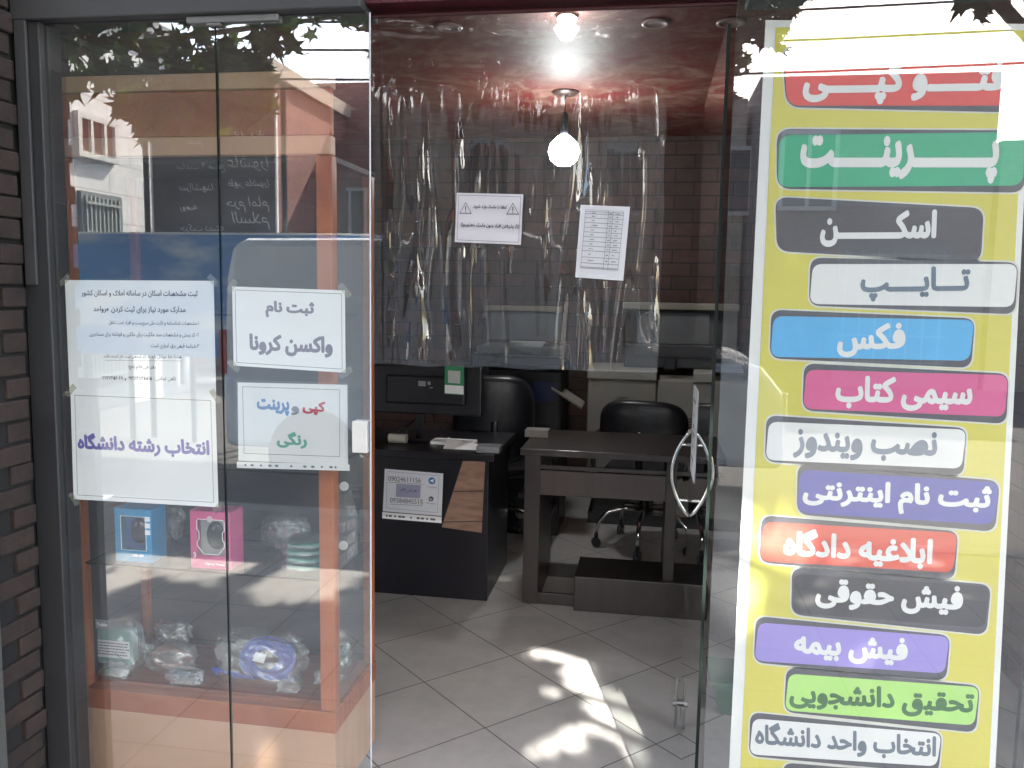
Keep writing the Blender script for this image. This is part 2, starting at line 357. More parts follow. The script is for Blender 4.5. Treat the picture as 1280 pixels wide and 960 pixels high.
part('threshold', lambda q: q.box((-1.62, -.06, -.02), (1.6, .05, .015)), mat('threshold stone', (.32, .31, .3), .5), shop)
part('side_frame', lambda q: q.box((-1.628, -.02, 0), (-1.555, .06, ZH)), M_DGREY, shop, bevel=.003)
part('side_frame', lambda q: q.box((-1.618, -.030, 1.49), (-1.585, -.021, ZH)), M_GREYF, shop, bevel=.002)
# brick pilaster (return face, real rough-faced bricks)
M_PB = mat('rough brick', (.024, .014, .011), .85, var=.5, sc_=9, bump=1.0)
q = MB(); rnd = random.Random(3)
z = -.02; row = 0
while z < 2.9:
    h = .058; y = -.19+(.09 if row % 2 else 0)
    while y < -.025:
        l = .165; y1 = min(y+l-.008, -.021)
        if y1-y > .02 and y > -.20:
            d = rnd.uniform(0, .012); zz = rnd.uniform(-.003, .003)
            q.box((-1.80, y, z+zz), (-1.632+d, y1, z+h-.008+zz))
        y += l
    z += h; row += 1
build('pilaster_brick', q, M_PB, shop, bevel=.004)
part('pilaster_mortar', lambda q: q.box((-1.95, -.185, -.02), (-1.637, -.001, 2.9)), mat('dark mortar', (.009, .008, .008), .95, bump=.5), shop)
part('shutter_rail', lambda q: [q.box((-1.66, -.225, -.02), (-1.60, -.213, 1.22)), q.box((-1.606, -.2125, -.02), (-1.60, -.194, 1.22))], mat('galvanised rail', (.09, .095, .09), .5, .4), shop, bevel=.002)

# ================================================================ GLASS FRONT
def pane(name, x0, x1, z0, z1, parent, y0=0.0, th=.008, m=M_GLASS):
    q = MB(); q.box((x0, y0, z0), (x1, y0+th, z1)); q.mi = [1, 1, 0, 1, 0, 1]
    return build(name, q, [m, M_GEDGE], parent, fixn=False)
wl = thing('shop_window', (-1.1, 0, 0), 'two tall fixed glass panes with a steel top clamp, left of the open doorway', 'window')
pane('pane', -1.554, -1.0865, .016, ZH-.001, wl); pane('pane', -1.0825, -.6885, .016, ZH-.001, wl)
q = MB(); q.box((-1.155, -.012, 2.138), (-.915, -.001, 2.1545)); q.box((-1.155, .009, 2.138), (-.915, .02, 2.1545)); q.box((-1.10, -.0145, 2.130), (-1.065, -.0005, 2.1375))
build('clamp', q, mat('dull clamp steel', (.22, .22, .22), .45, .6), wl, bevel=.002)
q = MB(); q.box((-.731, -.016, 1.085), (-.691, -.001, 1.165)); q.box((-.731, .009, 1.085), (-.691, .02, 1.165)); build('lock_keeper', q, mat('pale steel', (.6, .58, .55), .4, .5), wl, bevel=.002)
q = MB(); q.tube([(-.6865, -.002, .02), (-.6865, -.002, 2.15)], .0022, 6); build('edge_seal', q, mat('clear seal', (.4, .42, .45), .25), wl)

wr = thing('shop_side_window', (.6, 0, 0), 'tall glass pane right of the doorway, in front of the yellow price poster', 'window')
M_GLASS2 = clear('side window glass', (.955, .968, .965), ior=1.5, haze=.012, hazecol=(.74, .78, .86), boost=2.7)  # same glare veil mixed into this pane, weaker
pane('pane', .165, .90, .016, ZH-.001, wr, m=M_GLASS2); pane('pane', .904, 1.45, .016, ZH-.001, wr, m=M_GLASS2)
q = MB(); q.box((.875, .012, .016), (.893, .03, ZH-.002)); build('frame', q, M_GREYF, wr, bevel=.002)

door = thing('glass_door', (.15, .01, 0), 'frameless glass door leaf swung open into the shop with steel oval handle', 'door')
q = MB(); q.box((.146, .012, .018), (.154, .84, 2.10)); q.mi = [1, 1, 1, 0, 1, 0]; build('leaf', q, [M_DOORG, M_GEDGE], door, fixn=False)
for s in (-1, 1):
    z0, z1 = .775, 1.06; pts = []
    for k in range(17):
        a = math.pi*k/16; pts.append((.15+s*(.006+.060*math.sin(a)**.8), .735, z0+(z1-z0)*k/16))
    q = MB(); q.tube(pts, .0065, 10)
    for zz in (z0+.05, z1-.05):
        q.tube([(.15+s*.0045, .735, zz), (.15+s*.047, .735, zz)], .005, 8)
    build('handle', q, M_CHROME, door, smooth=True)
q = MB()
for s in (-1, 1): q.box((.15+s*.0045, .77, .03), (.15+s*.016, .83, .10))
q.tube([(.132, .80, .005), (.132, .80, .19)], .005, 8); q.tube([(.168, .80, .06), (.168, .80, .14)], .005, 8); q.lathe([(.0, -.03), (.011, -.03), (.011, .03), (0, .03)], (.15, .80, .095), 12, 'x')
build('floor_bolt', q, mat('dull bolt steel', (.25, .25, .25), .4, .7), door, bevel=.001)
# ================================================================ VINYL CURTAIN
CX0, CX1, CZ0, CZ1, CY = -.70, .020, 1.305, 2.150, .05
_rc = random.Random(21); CREASE = []
for k in range(50):
    xc = CX0+.02+(CX1-CX0-.04)*_rc.random(); zt_ = _rc.uniform(1.50, 2.0); zb_ = max(CZ0-.05, zt_-_rc.uniform(0.08, .38)-(.35 if _rc.random() < .35 else 0))
    CREASE.append((xc, _rc.gauss(0, .045), zb_, zt_, _rc.choice((-1, 1))*_rc.uniform(.0012, .0042), _rc.uniform(.0025, .0055), _rc.random()*9))
for k in range(16):       # broader buckles, mostly near the free right edge
    xc = _rc.choice((-.06, -.03, -.10, .0, -.14, -.33, -.27, -.62, -.55, -.48, -.20))+_rc.gauss(0, .012); zt_ = _rc.uniform(1.5, 1.95)
    CREASE.append((xc, _rc.gauss(0, .05), zt_-_rc.uniform(.2, .5), zt_, _rc.choice((-1, 1))*_rc.uniform(.005, .009), _rc.uniform(.008, .015), _rc.random()*9))
def cfold(x, z):
    t = (z-CZ0)/(CZ1-CZ0); y = .006*noise.noise((x*5, z*1.2, 3.1))*(1-t*.5) + .0012*noise.noise((x*22, z*2.5, 8))*(1 if t < .8 else .4)
    for xc, sl_, zb_, zt_, am, wd, ph in CREASE:
        if zb_ < z < zt_:
            k = (z-zb_)/(zt_-zb_); c_ = xc+sl_*(z-zb_)+.006*math.sin(z*11+ph); d = (x-c_)/(wd*(.6+.8*k*(1-k)*2))
            if abs(d) < 3: y += am*math.exp(-d*d)*min(1, k*5, (1-k)*3)*(.7+.6*noise.noise((z*13, ph, 0)))
    tp = max(0, (t-.88)/.12); y += .0022*tp*noise.noise((x*3, z*42+x*4, 2.2))+.0008*tp*noise.noise((x*12, z*60-x*10, 5))
    y += .010*max(0, .12-t)*noise.noise((x*9, 1, 1))
    return CY+y
q = MB(); q.grid(lambda u, v: Vector((CX0+(CX1-CX0)*u + .006*noise.noise((v*6, u*3, 4))*u, cfold(CX0+(CX1-CX0)*u, CZ0+(CZ1-CZ0)*v), CZ0+(CZ1-CZ0)*v+(.006*noise.noise((u*8, 0, 0)) if v == 0 else 0))), 520, 130)
cur = thing('plastic_curtain', (-.34, CY, CZ0), 'clear wrinkled plastic sheet hung across the upper half of the doorway', 'curtain')
build('sheet', q, M_CURT, cur, smooth=True, fixn=False)
q = MB(); q.tube([(CX0, CY, 2.158), (CX1+.15, CY, 2.158)], .006, 8); build('rod', q, mat('dark rod', (.05, .01, .012), .4), cur)

# ================================================================ NOTICES
M_FRAME = mat('grey ink rule', (.12, .12, .14), .7)
def quadpts(c, Y): return [P(x, y, Y) for x, y in c]      # tl tr br bl
def sheet(name, c, Y, m=M_PAPER, th=.0008, parent=None, curl=.0, **k):
    tl, tr, br, bl = quadpts(c, Y)
    def f(u, v):
        a = bl.lerp(br, u); b_ = tl.lerp(tr, u); p = a.lerp(b_, v); p = p.copy()
        p.y += curl*(.5*noise.noise((u*2.2+c[0][0], v*2, c[0][1]))+.5*(max(0, u-.8)*5)**2*.6*(1 if curl > 0 else 0))
        return p
    q = MB()
    if curl: q.grid(f, 12, 12); q2 = len(q.v); 
    else: q.quad(bl, br, tr, tl)
    q.v2 = None
    n = len(q.v); q.v += [v+Vector((0, th, 0)) for v in q.v]; q.f += [tuple(i+n for i in reversed(fc)) for fc in q.f]; q.mi += [0]*(len(q.f)-len(q.mi))
    return build(name, q, m, parent, fixn=False, **k)
def border(c, Y, parent, inset, m=M_FRAME, wpx=.7, lift=.0005):
    tl, tr, br, bl = quadpts(c, Y); q = MB()
    def pt(u, v): return bl.lerp(br, u).lerp(tl.lerp(tr, u), v)-Vector((0, lift, 0))
    W = (tr-tl).length; H = (tl-bl).length; iu = inset/W; iv = inset/H; t = wpx*.0018; tu = t/W; tv = t/H
    for a in ((iu, iv, 1-iu, iv+tv), (iu, 1-iv-tv, 1-iu, 1-iv), (iu, iv+tv, iu+tu, 1-iv-tv), (1-iu-tu, iv+tv, 1-iu, 1-iv-tv)):
        q.quad(pt(a[0], a[1]), pt(a[2], a[1]), pt(a[2], a[3]), pt(a[0], a[3]))
    return build('border', q, m, parent, fixn=False)
def wr_(txt, x0, y0, x1, y1, hpx, Y, m, parent, **k):      # a line of writing between two surveyed points on plane Y
    a, b_ = P(x0, y0, Y), P(x1, y1, Y); sc1 = (Y+CD)/FPX
    return lettering(txt, m, parent, a, b_, h=hpx*sc1*1.03 if hpx else None, **k)
def notice(label, c, Y, loc=None, group=None, name='paper_notice', cat='notice', curl=0, m=M_PAPER):
    pts = quadpts(c, Y); o = thing(name, (sum((p.x for p in pts))/4, Y, min(p.z for p in pts)), label, cat, group)
    sheet('sheet', c, Y, parent=o, m=m, curl=curl); return o
YG = .0095
cA = [(81, 350), (267, 351), (270, 497), (87, 491)]
cB = [(88, 488), (269, 495), (273, 634), (92, 624)]
nA = notice('white sheet dense with small lines of Persian text, upper left on the window glass', cA, YG+.0018, group='notices on the window glass')
M_INKG = mat('grey toner', (.13, .13, .16), .7, var=.1)
for (txt, x0, x1, y, h, bo) in (('ثبت مشخصات اسکان در سامانه املاک و اسکان کشور', 102, 247, 367, 9, .03), ('مدارک مورد نیاز برای ثبت کردن هرواحد', 117, 232, 387, 9, .03),
    ('۱-مشخصات شناسنامه و کارت ملی سرپرست و افراد تحت تکفل', 136, 249, 404, 7, .012), ('۲- کد پستی و مشخصات سند مالکیت برای مالکین و قولنامه برای مستاجرین', 112, 249, 418.5, 7.5, .012),
    ('۳-شناسه قبض برق اجباری است', 189, 249, 432.5, 7, .012), ('ضمنا خط موبایل باید به نام شخص ثبت نام کننده باشد .', 128, 227, 446, 7, .012), ('دفتر فنی قائم (عج)', 161, 195, 459, 7, .012),
    ('تلفن تماس : ۰۹۳۸۴۸۴۵۵۱۵ و ۰۲۱۷۷۴۵۶۰۶۸', 127, 220, 473, 6.5, .015)):
    wr_(txt, x0, y-.3, x1, y+.8, h, YG+.0018, M_INKG, nA, bold=bo, res=2)
q = MB(); a, b_ = P(131, 450, YG+.0012), P(227, 451, YG+.0012); q.quad(a, b_, b_-Vector((0, 0, .0009)), a-Vector((0, 0, .0009))); build('underline', q, M_INKG, nA, fixn=False)
nB = notice('large white sheet with one bold violet Persian line, below the dense text sheet', cB, YG, group='notices on the window glass')
border(cB, YG, nB, .012)
wr_('انتخاب رشته دانشگاه', 98, 553, 261, 561, 26, YG, mat('violet ink', (.14, .12, .42), .6), nB, bold=.05)
cC = [(290, 358), (431, 363), (432, 466), (292, 457)]
nC = notice('white framed sheet with two bold grey Persian lines, upper one right of the pane joint', cC, YG, group='notices on the window glass')
border(cC, YG, nC, .008)
M_IG = mat('grey violet ink', (.20, .19, .27), .6)
wr_('ثبت نام', 333, 386, 392, 388.5, 20, YG, M_IG, nC, bold=.05); wr_('واکسن کرونا', 313, 430, 415, 434, 25, YG, M_IG, nC, bold=.05)
cD = [(297, 478), (434, 481), (435, 581), (298, 576)]
nD = notice('white framed sheet with red, blue and green Persian words in a punched sleeve', cD, YG, group='notices on the window glass')
border([(303, 483), (425, 487), (425, 571), (305, 567)], YG, nD, .0)
M_RED = mat('red ink', (.50, .06, .09), .6); M_BLU = mat('blue ink', (.08, .22, .48), .6); M_GRN = mat('green ink', (.12, .38, .30), .6)
wr_('کپی', 379, 509, 406, 511, 17, YG, M_RED, nD, bold=.05); wr_('و', 365, 513, 373, 513.5, 10, YG, M_IG, nD, bold=.05)
wr_('پرینت', 322, 508, 361, 510, 19, YG, M_BLU, nD, bold=.05); wr_('رنگی', 347, 549, 383, 551, 20, YG, M_GRN, nD, bold=.05)
def sleeve(parent, c, Y, n, xs, y0, y1, r):
    sheet('sleeve', c, Y-.0008, m=M_SLEEVE, th=.0002, parent=parent)
    (xa, ya), (xb, yb) = y0, y1; q = MB(); a, b_ = P(xa, ya, Y-.0004), P(xb, yb, Y-.0004); d = Vector((0, 0, -.0165*(Y+2)/2)); q.quad(a+d, b_+d, b_, a); build('binding_strip', q, M_PAPER, parent, fixn=False)
    for f_, w in xs:
        q = MB(); p = a.lerp(b_, f_)+d*.5; k = r*(Y+2)/2
        q.quad(*[p+Vector((k*w*math.cos(t_), -.0014, k*math.sin(t_))) for t_ in [i*math.pi/4 for i in range(8)]])
        build('punch_hole', q, M_INKG, parent, fixn=False)
HOL = ((.08, 1), (.14, 1.7), (.22, 1), (.30, 1.7), (.36, 1.7), (.49, 1), (.61, 1.7), (.68, 1.7), (.76, 1), (.84, 1.7), (.88, 1))
sleeve(nD, [(294, 475), (436, 478), (437, 588), (296, 584)], YG, 11, HOL, (296, 577), (437, 580.5), .0032)

# on the curtain
YC = .034
M_TAPE = clear('adhesive tape', (.93, .92, .86), rough=.15, haze=.10, hazecol=(.8, .78, .68))
for nn, cc_ in ((nA, cA), (nB, cB), (nC, cC)):
    for k, (x, y) in enumerate(cc_):
        if nn is nA and k > 1: continue
        p = P(x, y, YG-.0006); a = R(45 if k in (0, 2) else -45)+.2*math.sin(x); u = Vector((math.cos(a), 0, math.sin(a)))*.019; v = Vector((-math.sin(a), 0, math.cos(a)))*.008
        q = MB(); q.slab([p-u-v, p+u-v, p+u+v, p-u+v], (0, -.0001, 0)); build('tape', q, M_TAPE, nn)
cE = [(571, 241), (654, 243), (651, 306), (568.5, 302.5)]
nE = notice('white mask notice with two warning triangles hung on the plastic curtain', cE, YC, m=mat('paper toned for shade', (.42, .40, .42), .8, var=.02), curl=.004, group='notices on the curtain')  # white paper, its shade at the curtain put into the colour
border(cE, YC-.002, nE, .005, wpx=.6, lift=.001)
YE = YC-.0035
wr_('لطفا با ماسک وارد شوید.', 591, 258, 633, 259.5, 5.2, YE, M_INK, nE, bold=.03, res=2); wr_('((از پذیرفتن افراد بدون ماسک معذوریم))', 576, 281.5, 649, 284, 6.5, YE, M_INK, nE, bold=.03, res=2)
for (tx, ty) in ((582, 261), (641, 262)):
    p = P(tx, ty, YE); k = (YE+CD)/FPX; q = MB()
    T = [Vector((0, 0, 8.5*k)), Vector((-8*k, 0, -6*k)), Vector((8*k, 0, -6*k))]
    for i in range(3):
        a, b_ = T[i], T[(i+1) % 3]; q.quad(p+a, p+b_, p+b_*.84, p+a*.84)
    q.quad(p+Vector((-.7*k, 0, 3.5*k)), p+Vector((.7*k, 0, 3.5*k)), p+Vector((.45*k, 0, -2*k)), p+Vector((-.45*k, 0, -2*k)))
    q.quad(p+Vector((-.6*k, 0, -3*k)), p+Vector((.6*k, 0, -3*k)), p+Vector((.6*k, 0, -4.2*k)), p+Vector((-.6*k, 0, -4.2*k)))
    build('warning_triangle', q, M_INK, nE, fixn=False)
cF = [(726, 256), (787.5, 258.5), (779, 351), (719, 346.5)]
nF = notice('portrait sheet with a ruled price table hung on the plastic curtain', cF, YC, curl=.003, m=mat('paper toned for light', (.42, .42, .44), .75, var=.03), group='notices on the curtain')  # paper colour darkened to stand for shade at the curtain
YF = YC-.003; tl, tr, br, bl = quadpts([(732, 262), (780, 264.5), (772.5, 338), (725.5, 335)], YF)
q = MB()
def pf(u, v): return bl.lerp(br, u).lerp(tl.lerp(tr, u), v)
rows = [0, .02, .09, .19, .30, .38, .46, .54, .62, .70, .78, .86, .93, .97, 1]
for v in rows: q.quad(pf(0, v), pf(1, v), pf(1, min(1.004, v+.008)), pf(0, min(1.004, v+.008)))
for u in (0, .60, .72, .99): q.quad(pf(u, 0), pf(u+.010, 0), pf(u+.010, 1), pf(u, 1))
build('table_rule', q, M_FRAME, nF, fixn=False)
rnd = random.Random(5)
q = MB()
for i in range(2, len(rows)-1):
    v = (rows[i]+rows[i-1])/2 if i > 2 else .14
    for (u0, u1) in ((.18, .18+rnd.uniform(.06, .2)), (.64, .70), (.80, .80+rnd.uniform(.05, .12))):
        q = MB(); n_ = max(2, int((u1-u0)/.02)); top = [pf(u0+(u1-u0)*c_/n_, v+rnd.uniform(.002, .010)) for c_ in range(n_+1)]; bot = [pf(u0+(u1-u0)*c_/n_, v-rnd.uniform(.002, .010)) for c_ in range(n_+1)]
        q.add([p-Vector((0, .0004, 0)) for p in top+bot], [(c_, c_+1, n_+2+c_, n_+1+c_) for c_ in range(n_)]); build('table_entry', q, M_INKG, nF, fixn=False)

# on the door leaf (plane x = const)
def onX(px, py, X=.1445):
    v = ray(px, py); return CAM+v*((X-CAM.x)/v.x)
ndr = thing('paper_notice', (.143, .62, .95), 'narrow looking printed sheet stuck above the oval door handle', 'notice')
q = MB(); q.box((.1435, .545, .925), (.1443, .755, 1.205)); build('sheet', q, M_PAPER, ndr)
for i, (z_, l) in enumerate(((1.165, .12), (1.12, .03), (1.085, .05), (1.06, .09), (1.02, .04), (.98, .08))):
    q = MB(); y = .65-l/2
    rnd = random.Random(i)
    while y < .65+l/2: d = rnd.uniform(.006, .016); q.quad((.1430, y, z_-.006), (.1430, y+d, z_-.006), (.1430, y+d, z_+.006), (.1430, y, z_+.006)); y += d+.006
    build('printed_line', q, M_INKG, ndr, fixn=False)
for (y0, y1, z0, z1, lb) in ((.22, .43, 1.22, 1.52, 'plain sheet standing in for a reflection near the hinge side of the open glass door, upper one'), (.20, .41, .80, 1.10, 'plain sheet standing in for a reflection near the hinge side of the open glass door, lower one')):
    q = MB(); q.box((.1552, y0, z0), (.1560, y1, z1)); build('paper_notice', q, mat('paper toned for light', (.6, .6, .62), .7), label=lb, cat='notice', group='reflection sheets on the door back')  # added sheets that stand for pale reflections in the door leaf

# ================================================================ YELLOW POSTER
YP = .0128
pc = [(957, 25), (1291, 30), (1244, 966), (911, 966)]
post = thing('service_poster', (.51, YP, .3), 'tall yellow poster with coloured Persian service name plates behind the right glass pane', 'poster')
sheet('border_sheet', pc, YP, parent=post, m=mat('poster white', (.72, .72, .72), .5, var=.02))
sheet('yellow_ground', [(970, 34), (1283, 38), (1236, 970), (925, 970)], YP-.0011, th=.0003, parent=post, m=mat('poster yellow', (.60, .54, .085), .45, var=.05, sc_=3))
def rrect(c, r=.22, n=6):   # rounded quad in pixels
    out = []
    tl, tr, br, bl = [Vector((x, y)) for x, y in c]
    h = (tl-bl).length*r*1.1
    for p, a, b_ in ((tl, bl, tr), (tr, tl, br), (br, tr, bl), (bl, br, tl)):
        A = p+(a-p).normalized()*h; B = p+(b_-p).normalized()*h
        for k in range(n+1):
            t_ = k/n; out.append(A*(1-t_)**2+p*2*t_*(1-t_)+B*t_**2)
    return out
W_ = (.72, .72, .72); DK = (.07, .07, .085)
PL = [
 ('فتـــــو کپـــــی', 'red', (.66, .06, .05), W_, [(980, 67), (1286, 62), (1284, 132), (984, 132)], (1006, 104, 1256, 100, 44), .05),
 ('پــــــــرینـــــت', 'green', (.03, .37, .20), W_, [(974, 169), (1281, 165), (1279, 232), (972, 234)], (1002, 199, 1246, 199, 47), .05),
 ('اسکــــــــن', 'dark grey', (.06, .055, .065), W_, [(972, 254), (1229, 262), (1224, 319), (972, 312)], (1027, 286, 1169, 285, 37), .05),
 ('تـــایــــپ', 'white upper', W_, (.12, .16, .22), [(1016, 330), (1272, 330), (1267, 384), (1012, 380)], (1077, 356, 1211, 354, 36), .04),
 ('فکس', 'sky blue', (.09, .40, .74), W_, [(967, 395), (1218, 400), (1212, 451), (963, 446)], (1048, 426, 1130, 424, 35), .045),
 ('سیمی کتاب', 'pink', (.62, .10, .27), W_, [(1008, 462), (1260, 469), (1256, 521), (1004, 511)], (1046, 490, 1214, 494, 36), .045),
 ('نصب ویندوز', 'white middle', W_, (.14, .18, .25), [(961, 527), (1208, 537), (1202, 586), (957, 575)], (993, 553, 1170, 560, 34), .04),
 ('ثبت نام اینترنتی', 'violet blue', (.07, .075, .36), W_, [(1000, 587), (1249, 603), (1242, 656), (997, 641)], (1005, 617, 1237, 628, 35), .045),
 ('ابلاغیه دادگاه', 'vermilion', (.66, .085, .05), W_, [(955, 652), (1197, 666), (1191, 716), (950, 701)], (981, 680, 1164, 691, 38), .045),
 ('فیش حقوقی', 'black', (.035, .035, .045), W_, [(993, 717), (1238, 733), (1231, 785), (990, 766)], (1021, 741, 1202, 752, 34), .045),
 ('فیش بیمه', 'lilac', (.30, .24, .62), W_, [(948, 778), (1187, 796), (1181, 842), (943, 826)], (994, 806, 1133, 816, 33), .045),
 ('تحقیق دانشجویی', 'light green', (.40, .68, .18), (.05, .15, .05), [(986, 842), (1224, 859), (1218, 907), (981, 888)], (988, 869, 1216, 882, 33), .04),
 ('انتخاب واحد دانشگاه', 'white lower', W_, (.13, .16, .20), [(941, 898), (1177, 917), (1171, 958), (937, 943)], (945, 919, 1169, 935, 34), .04),
 (None, 'dark bottom', DK, W_, [(982, 961), (1217, 975), (1212, 1020), (978, 1005)], None, 0)]
M_OUT = mat('plate outline', (.6, .6, .55), .5); M_SH = mat('plate drop shape', DK, .5); M_WT = mat('poster lettering white', W_, .5, var=.02)
for i, (txt, cn, col, tcx, c, tx, bo) in enumerate(PL):
    def poly(pts, Y, nm, m, par):
        q = MB(); q.quad(*[P(p.x, p.y, Y) for p in pts]); return build(nm, q, m, par, fixn=False)
    dx = 1
    def off(c, a): return [(c[0][0]+a[0], c[0][1]+a[1]), (c[1][0]+a[2], c[1][1]+a[3]), (c[2][0]+a[4], c[2][1]+a[5]), (c[3][0]+a[6], c[3][1]+a[7])]
    shp = off(c, (-3, -8, 1, -2, 2, 9, -1, 2)); outl = off(shp, (-2, -2, 2, -2, 2, 2, -2, 2))
    pm = mat('poster plate '+cn, col, .45, var=.04)
    pl_ = poly(rrect(c), YP-.0020, 'name_plate', pm, post); pl_['label'] = cn.split(' ')[0] + ' name plate' if ' ' in cn and cn.startswith('white') else cn+' name plate'
    poly(rrect(outl), YP-.0014, 'plate_outline', M_OUT, pl_); poly(rrect(shp), YP-.0017, 'plate_shadow_shape', M_SH, pl_)
    if txt:
        x0, y0, x1, y1, h = tx
        wr_(txt, x0, y0, x1, y1, h, YP-.0020, M_WT if tcx is W_ else mat('lettering '+cn, tcx, .5), pl_, bold=bo, res=4, lift=.0005)

# ================================================================ DISPLAY CABINET
CY0, CY1 = .15, .50
xa, xb = -1.655, -.845
cab = thing('display_cabinet', ((xa+xb)/2, .33, 0), 'orange wood display cabinet with glass shelves standing behind the left window', 'display cabinet')
part('header_panel', lambda q: q.box((xa, CY0, 1.895), (xb, CY0+.02, 2.015)), M_ORANGE, cab, bevel=.003)
part('top_trim', lambda q: q.box((xa-.01, CY0-.012, 2.0155), (xb+.002, CY0+.03, 2.058)), M_BEIGEW, cab, bevel=.003)
part('lower_trim', lambda q: q.box((xa, CY0-.006, 1.845), (xb, CY0+.03, 1.8945)), M_BEIGEW, cab, bevel=.003)
for (a, b_, y0, y1) in ((xa, xa+.035, CY0, CY0+.035), (xb-.045, xb, CY0, CY0+.04), (xa, xa+.03, CY1-.03, CY1), (xb-.03, xb, CY1-.03, CY1)):
    part('post', lambda q: q.box((a, y0, .2985), (b_, y1, 1.8445)), M_ORANGE, cab, bevel=.004)
part('base_rail', lambda q: q.box((xa-.003, CY0-.004, .235), (xb+.003, CY1, .298)), M_ORANGE, cab, bevel=.003)
part('base_panel', lambda q: q.box((xa, CY0, .02), (xb, CY1, .2345)), M_BEIGEW, cab, bevel=.003)
part('floor_board', lambda q: q.box((xa+.036, CY0+.041, .2985), (xb-.046, CY1-.036, .306)), wood('brown board', (.16, .055, .03), (.22, .08, .045)), cab)
part('back_panel', lambda q: q.box((xa+.0305, CY1-.012, .2985), (xb-.0305, CY1-.004, 1.8445)), mat('dark back panel', (.035, .033, .038), .6), cab)
part('side_board', lambda q: q.box((xa-.004, CY0+.036, .2985), (xa+.006, CY1-.031, 1.844)), mat('dark back panel', (.035, .033, .038), .6), cab)
part('roof_board', lambda q: q.box((xa, CY0+.031, 1.83), (xb, CY1, 1.844)), mat('dark back panel', (.035, .033, .038), .6), cab)
M_SG = clear('shelf glass', (.90, .95, .94), haze=.04)
SH1 = P(175, 703, .19).z
for z_ in (SH1, .985, 1.42):
    q = MB(); q.box((xa+.036, CY0+.01, z_-.006), (xb-.046, CY1-.031, z_)); q.mi = [0, 0, 1, 1, 1, 1]; build('shelf', q, [M_SG, M_GEDGE], cab, fixn=False)
part('side_glass', lambda q: q.box((xb-.012, CY0+.041, .299), (xb-.006, CY1-.031, 1.844)), M_SG, cab)

SH1 += .0005; FLB = .3065
M_FILM = clear('window film', (.95, .95, .95), haze=.02, boost=1.2)
def blister_box(x0, x1, y0, d, z0, z1, col, side, label, num, winshape):
    o = thing('mouse_box', ((x0+x1)/2, y0, z0), label, 'box', 'mouse boxes on the shelf'); m = mat(label[:12]+' card', col, .4, var=.05)
    w_ = x1-x0; h_ = z1-z0
    # carton made of walls with a window in the front
    wx0, wx1, wz0, wz1 = x0+w_*.17, x1-w_*.15, z0+h_*.22, z1-h_*.14
    q = MB(); q.box((x0, y0, z0), (wx0, y0+.002, z1)); q.box((wx1, y0, z0), (x1, y0+.002, z1)); q.box((wx0, y0, z0), (wx1, y0+.002, wz0)); q.box((wx0, y0, wz1), (wx1, y0+.002, z1))
    q.box((x0, y0+.0021, z0), (x0+.002, y0+d, z1)); q.box((x1-.002, y0+.0021, z0), (x1, y0+d, z1)); q.box((x0+.0021, y0+d-.002, z0), (x1-.0021, y0+d, z1)); q.box((x0+.0021, y0+.0021, z0), (x1-.0021, y0+d-.0021, z0+.002)); q.box((x0+.0021, y0+.0021, z1-.002), (x1-.0021, y0+d-.0021, z1))
    build('carton', q, m, o)
    part('tray', lambda q: q.box((wx0, y0+.02, wz0), (wx1, y0+.024, wz1)), mat('tray '+label[:8], side, .5), o)
    q = MB(); cx, cz = (wx0+wx1)/2+w_*.05, (wz0+wz1)/2+h_*.02; a_, b2, c_ = w_*.22, .014, h_*.25
    q.grid(lambda u, v: Vector((cx+a_*math.sin(v*math.pi)*math.cos(u*2*math.pi), y0+.022+b2*min(0, -math.sin(v*math.pi)*(math.sin(u*2*math.pi)*.5+.5)), cz+c_*math.cos(v*math.pi))), 24, 14)
    ms = build('mouse', q, mat('glossy black', (.012, .012, .014), .12), o, smooth=True)
    part('scroll_wheel', lambda q: q.lathe([(0, -.003), (.006, -.003), (.006, .003), (0, .003)], (cx, y0+.008, cz+c_*.55), 12, 'x'), M_STEEL, ms)
    part('window_film', lambda q: q.box((wx0, y0+.0004, wz0), (wx1, y0+.0010, wz1)), M_FILM, o)
    q = MB(); pts = winshape(wx0, wx1, wz0, wz1); q.tube([(a, y0-.0008, b_) for a, b_ in pts], .0012, 5, closed=True); build('window_outline', q, M_PAPER, o)
    return o, (wx0, wx1, wz0, wz1)
p0, p1 = P(145, 700, .19), P(206, 703, .19)
zt = SH1+.16
ob, wn = blister_box(p0.x, p0.x+.118, .19, .075, SH1, zt, (.02, .28, .55), (.02, .10, .30), 'blue mouse carton with cut window on the middle shelf of the cabinet', '', lambda a, b_, c, d: [(a, c), (b_, c), (b_, d), (a, d)])
lettering('1200 DPI', M_PAPER, ob, (p0.x+.055, .19, SH1+.020), (p0.x+.09, .19, SH1+.020), rtl=False, bold=.02)
for k in range(3): part('feature_badge', lambda q: q.box((p0.x+.098, .1885, SH1+.085+k*.02), (p0.x+.114, .1898, SH1+.099+k*.02)), M_PAPER, ob)
p0 = P(239, 705, .18)
ob, wn = blister_box(p0.x, p0.x+.125, .18, .075, SH1, SH1+.17, (.62, .10, .26), (.34, .33, .35), 'pink mouse carton with shaped window on the middle shelf of the cabinet', '', lambda a, b_, c, d: [(a+.004, d), (b_-.004, d), (b_, d-.006), (b_, d-.03), (b_-.006, d-.037), (b_-.006, d-.06), (b_, d-.067), (b_, c+.03), (b_-.02, c+.006), (a+.02, c+.006), (a, c+.03), (a, d-.067), (a+.006, d-.06), (a+.006, d-.037), (a, d-.03), (a, d-.006)])
lettering('3', M_PAPER, ob, (p0.x+.008, .18, SH1+.038), (p0.x+.016, .18, SH1+.038), rtl=False, bold=.02)
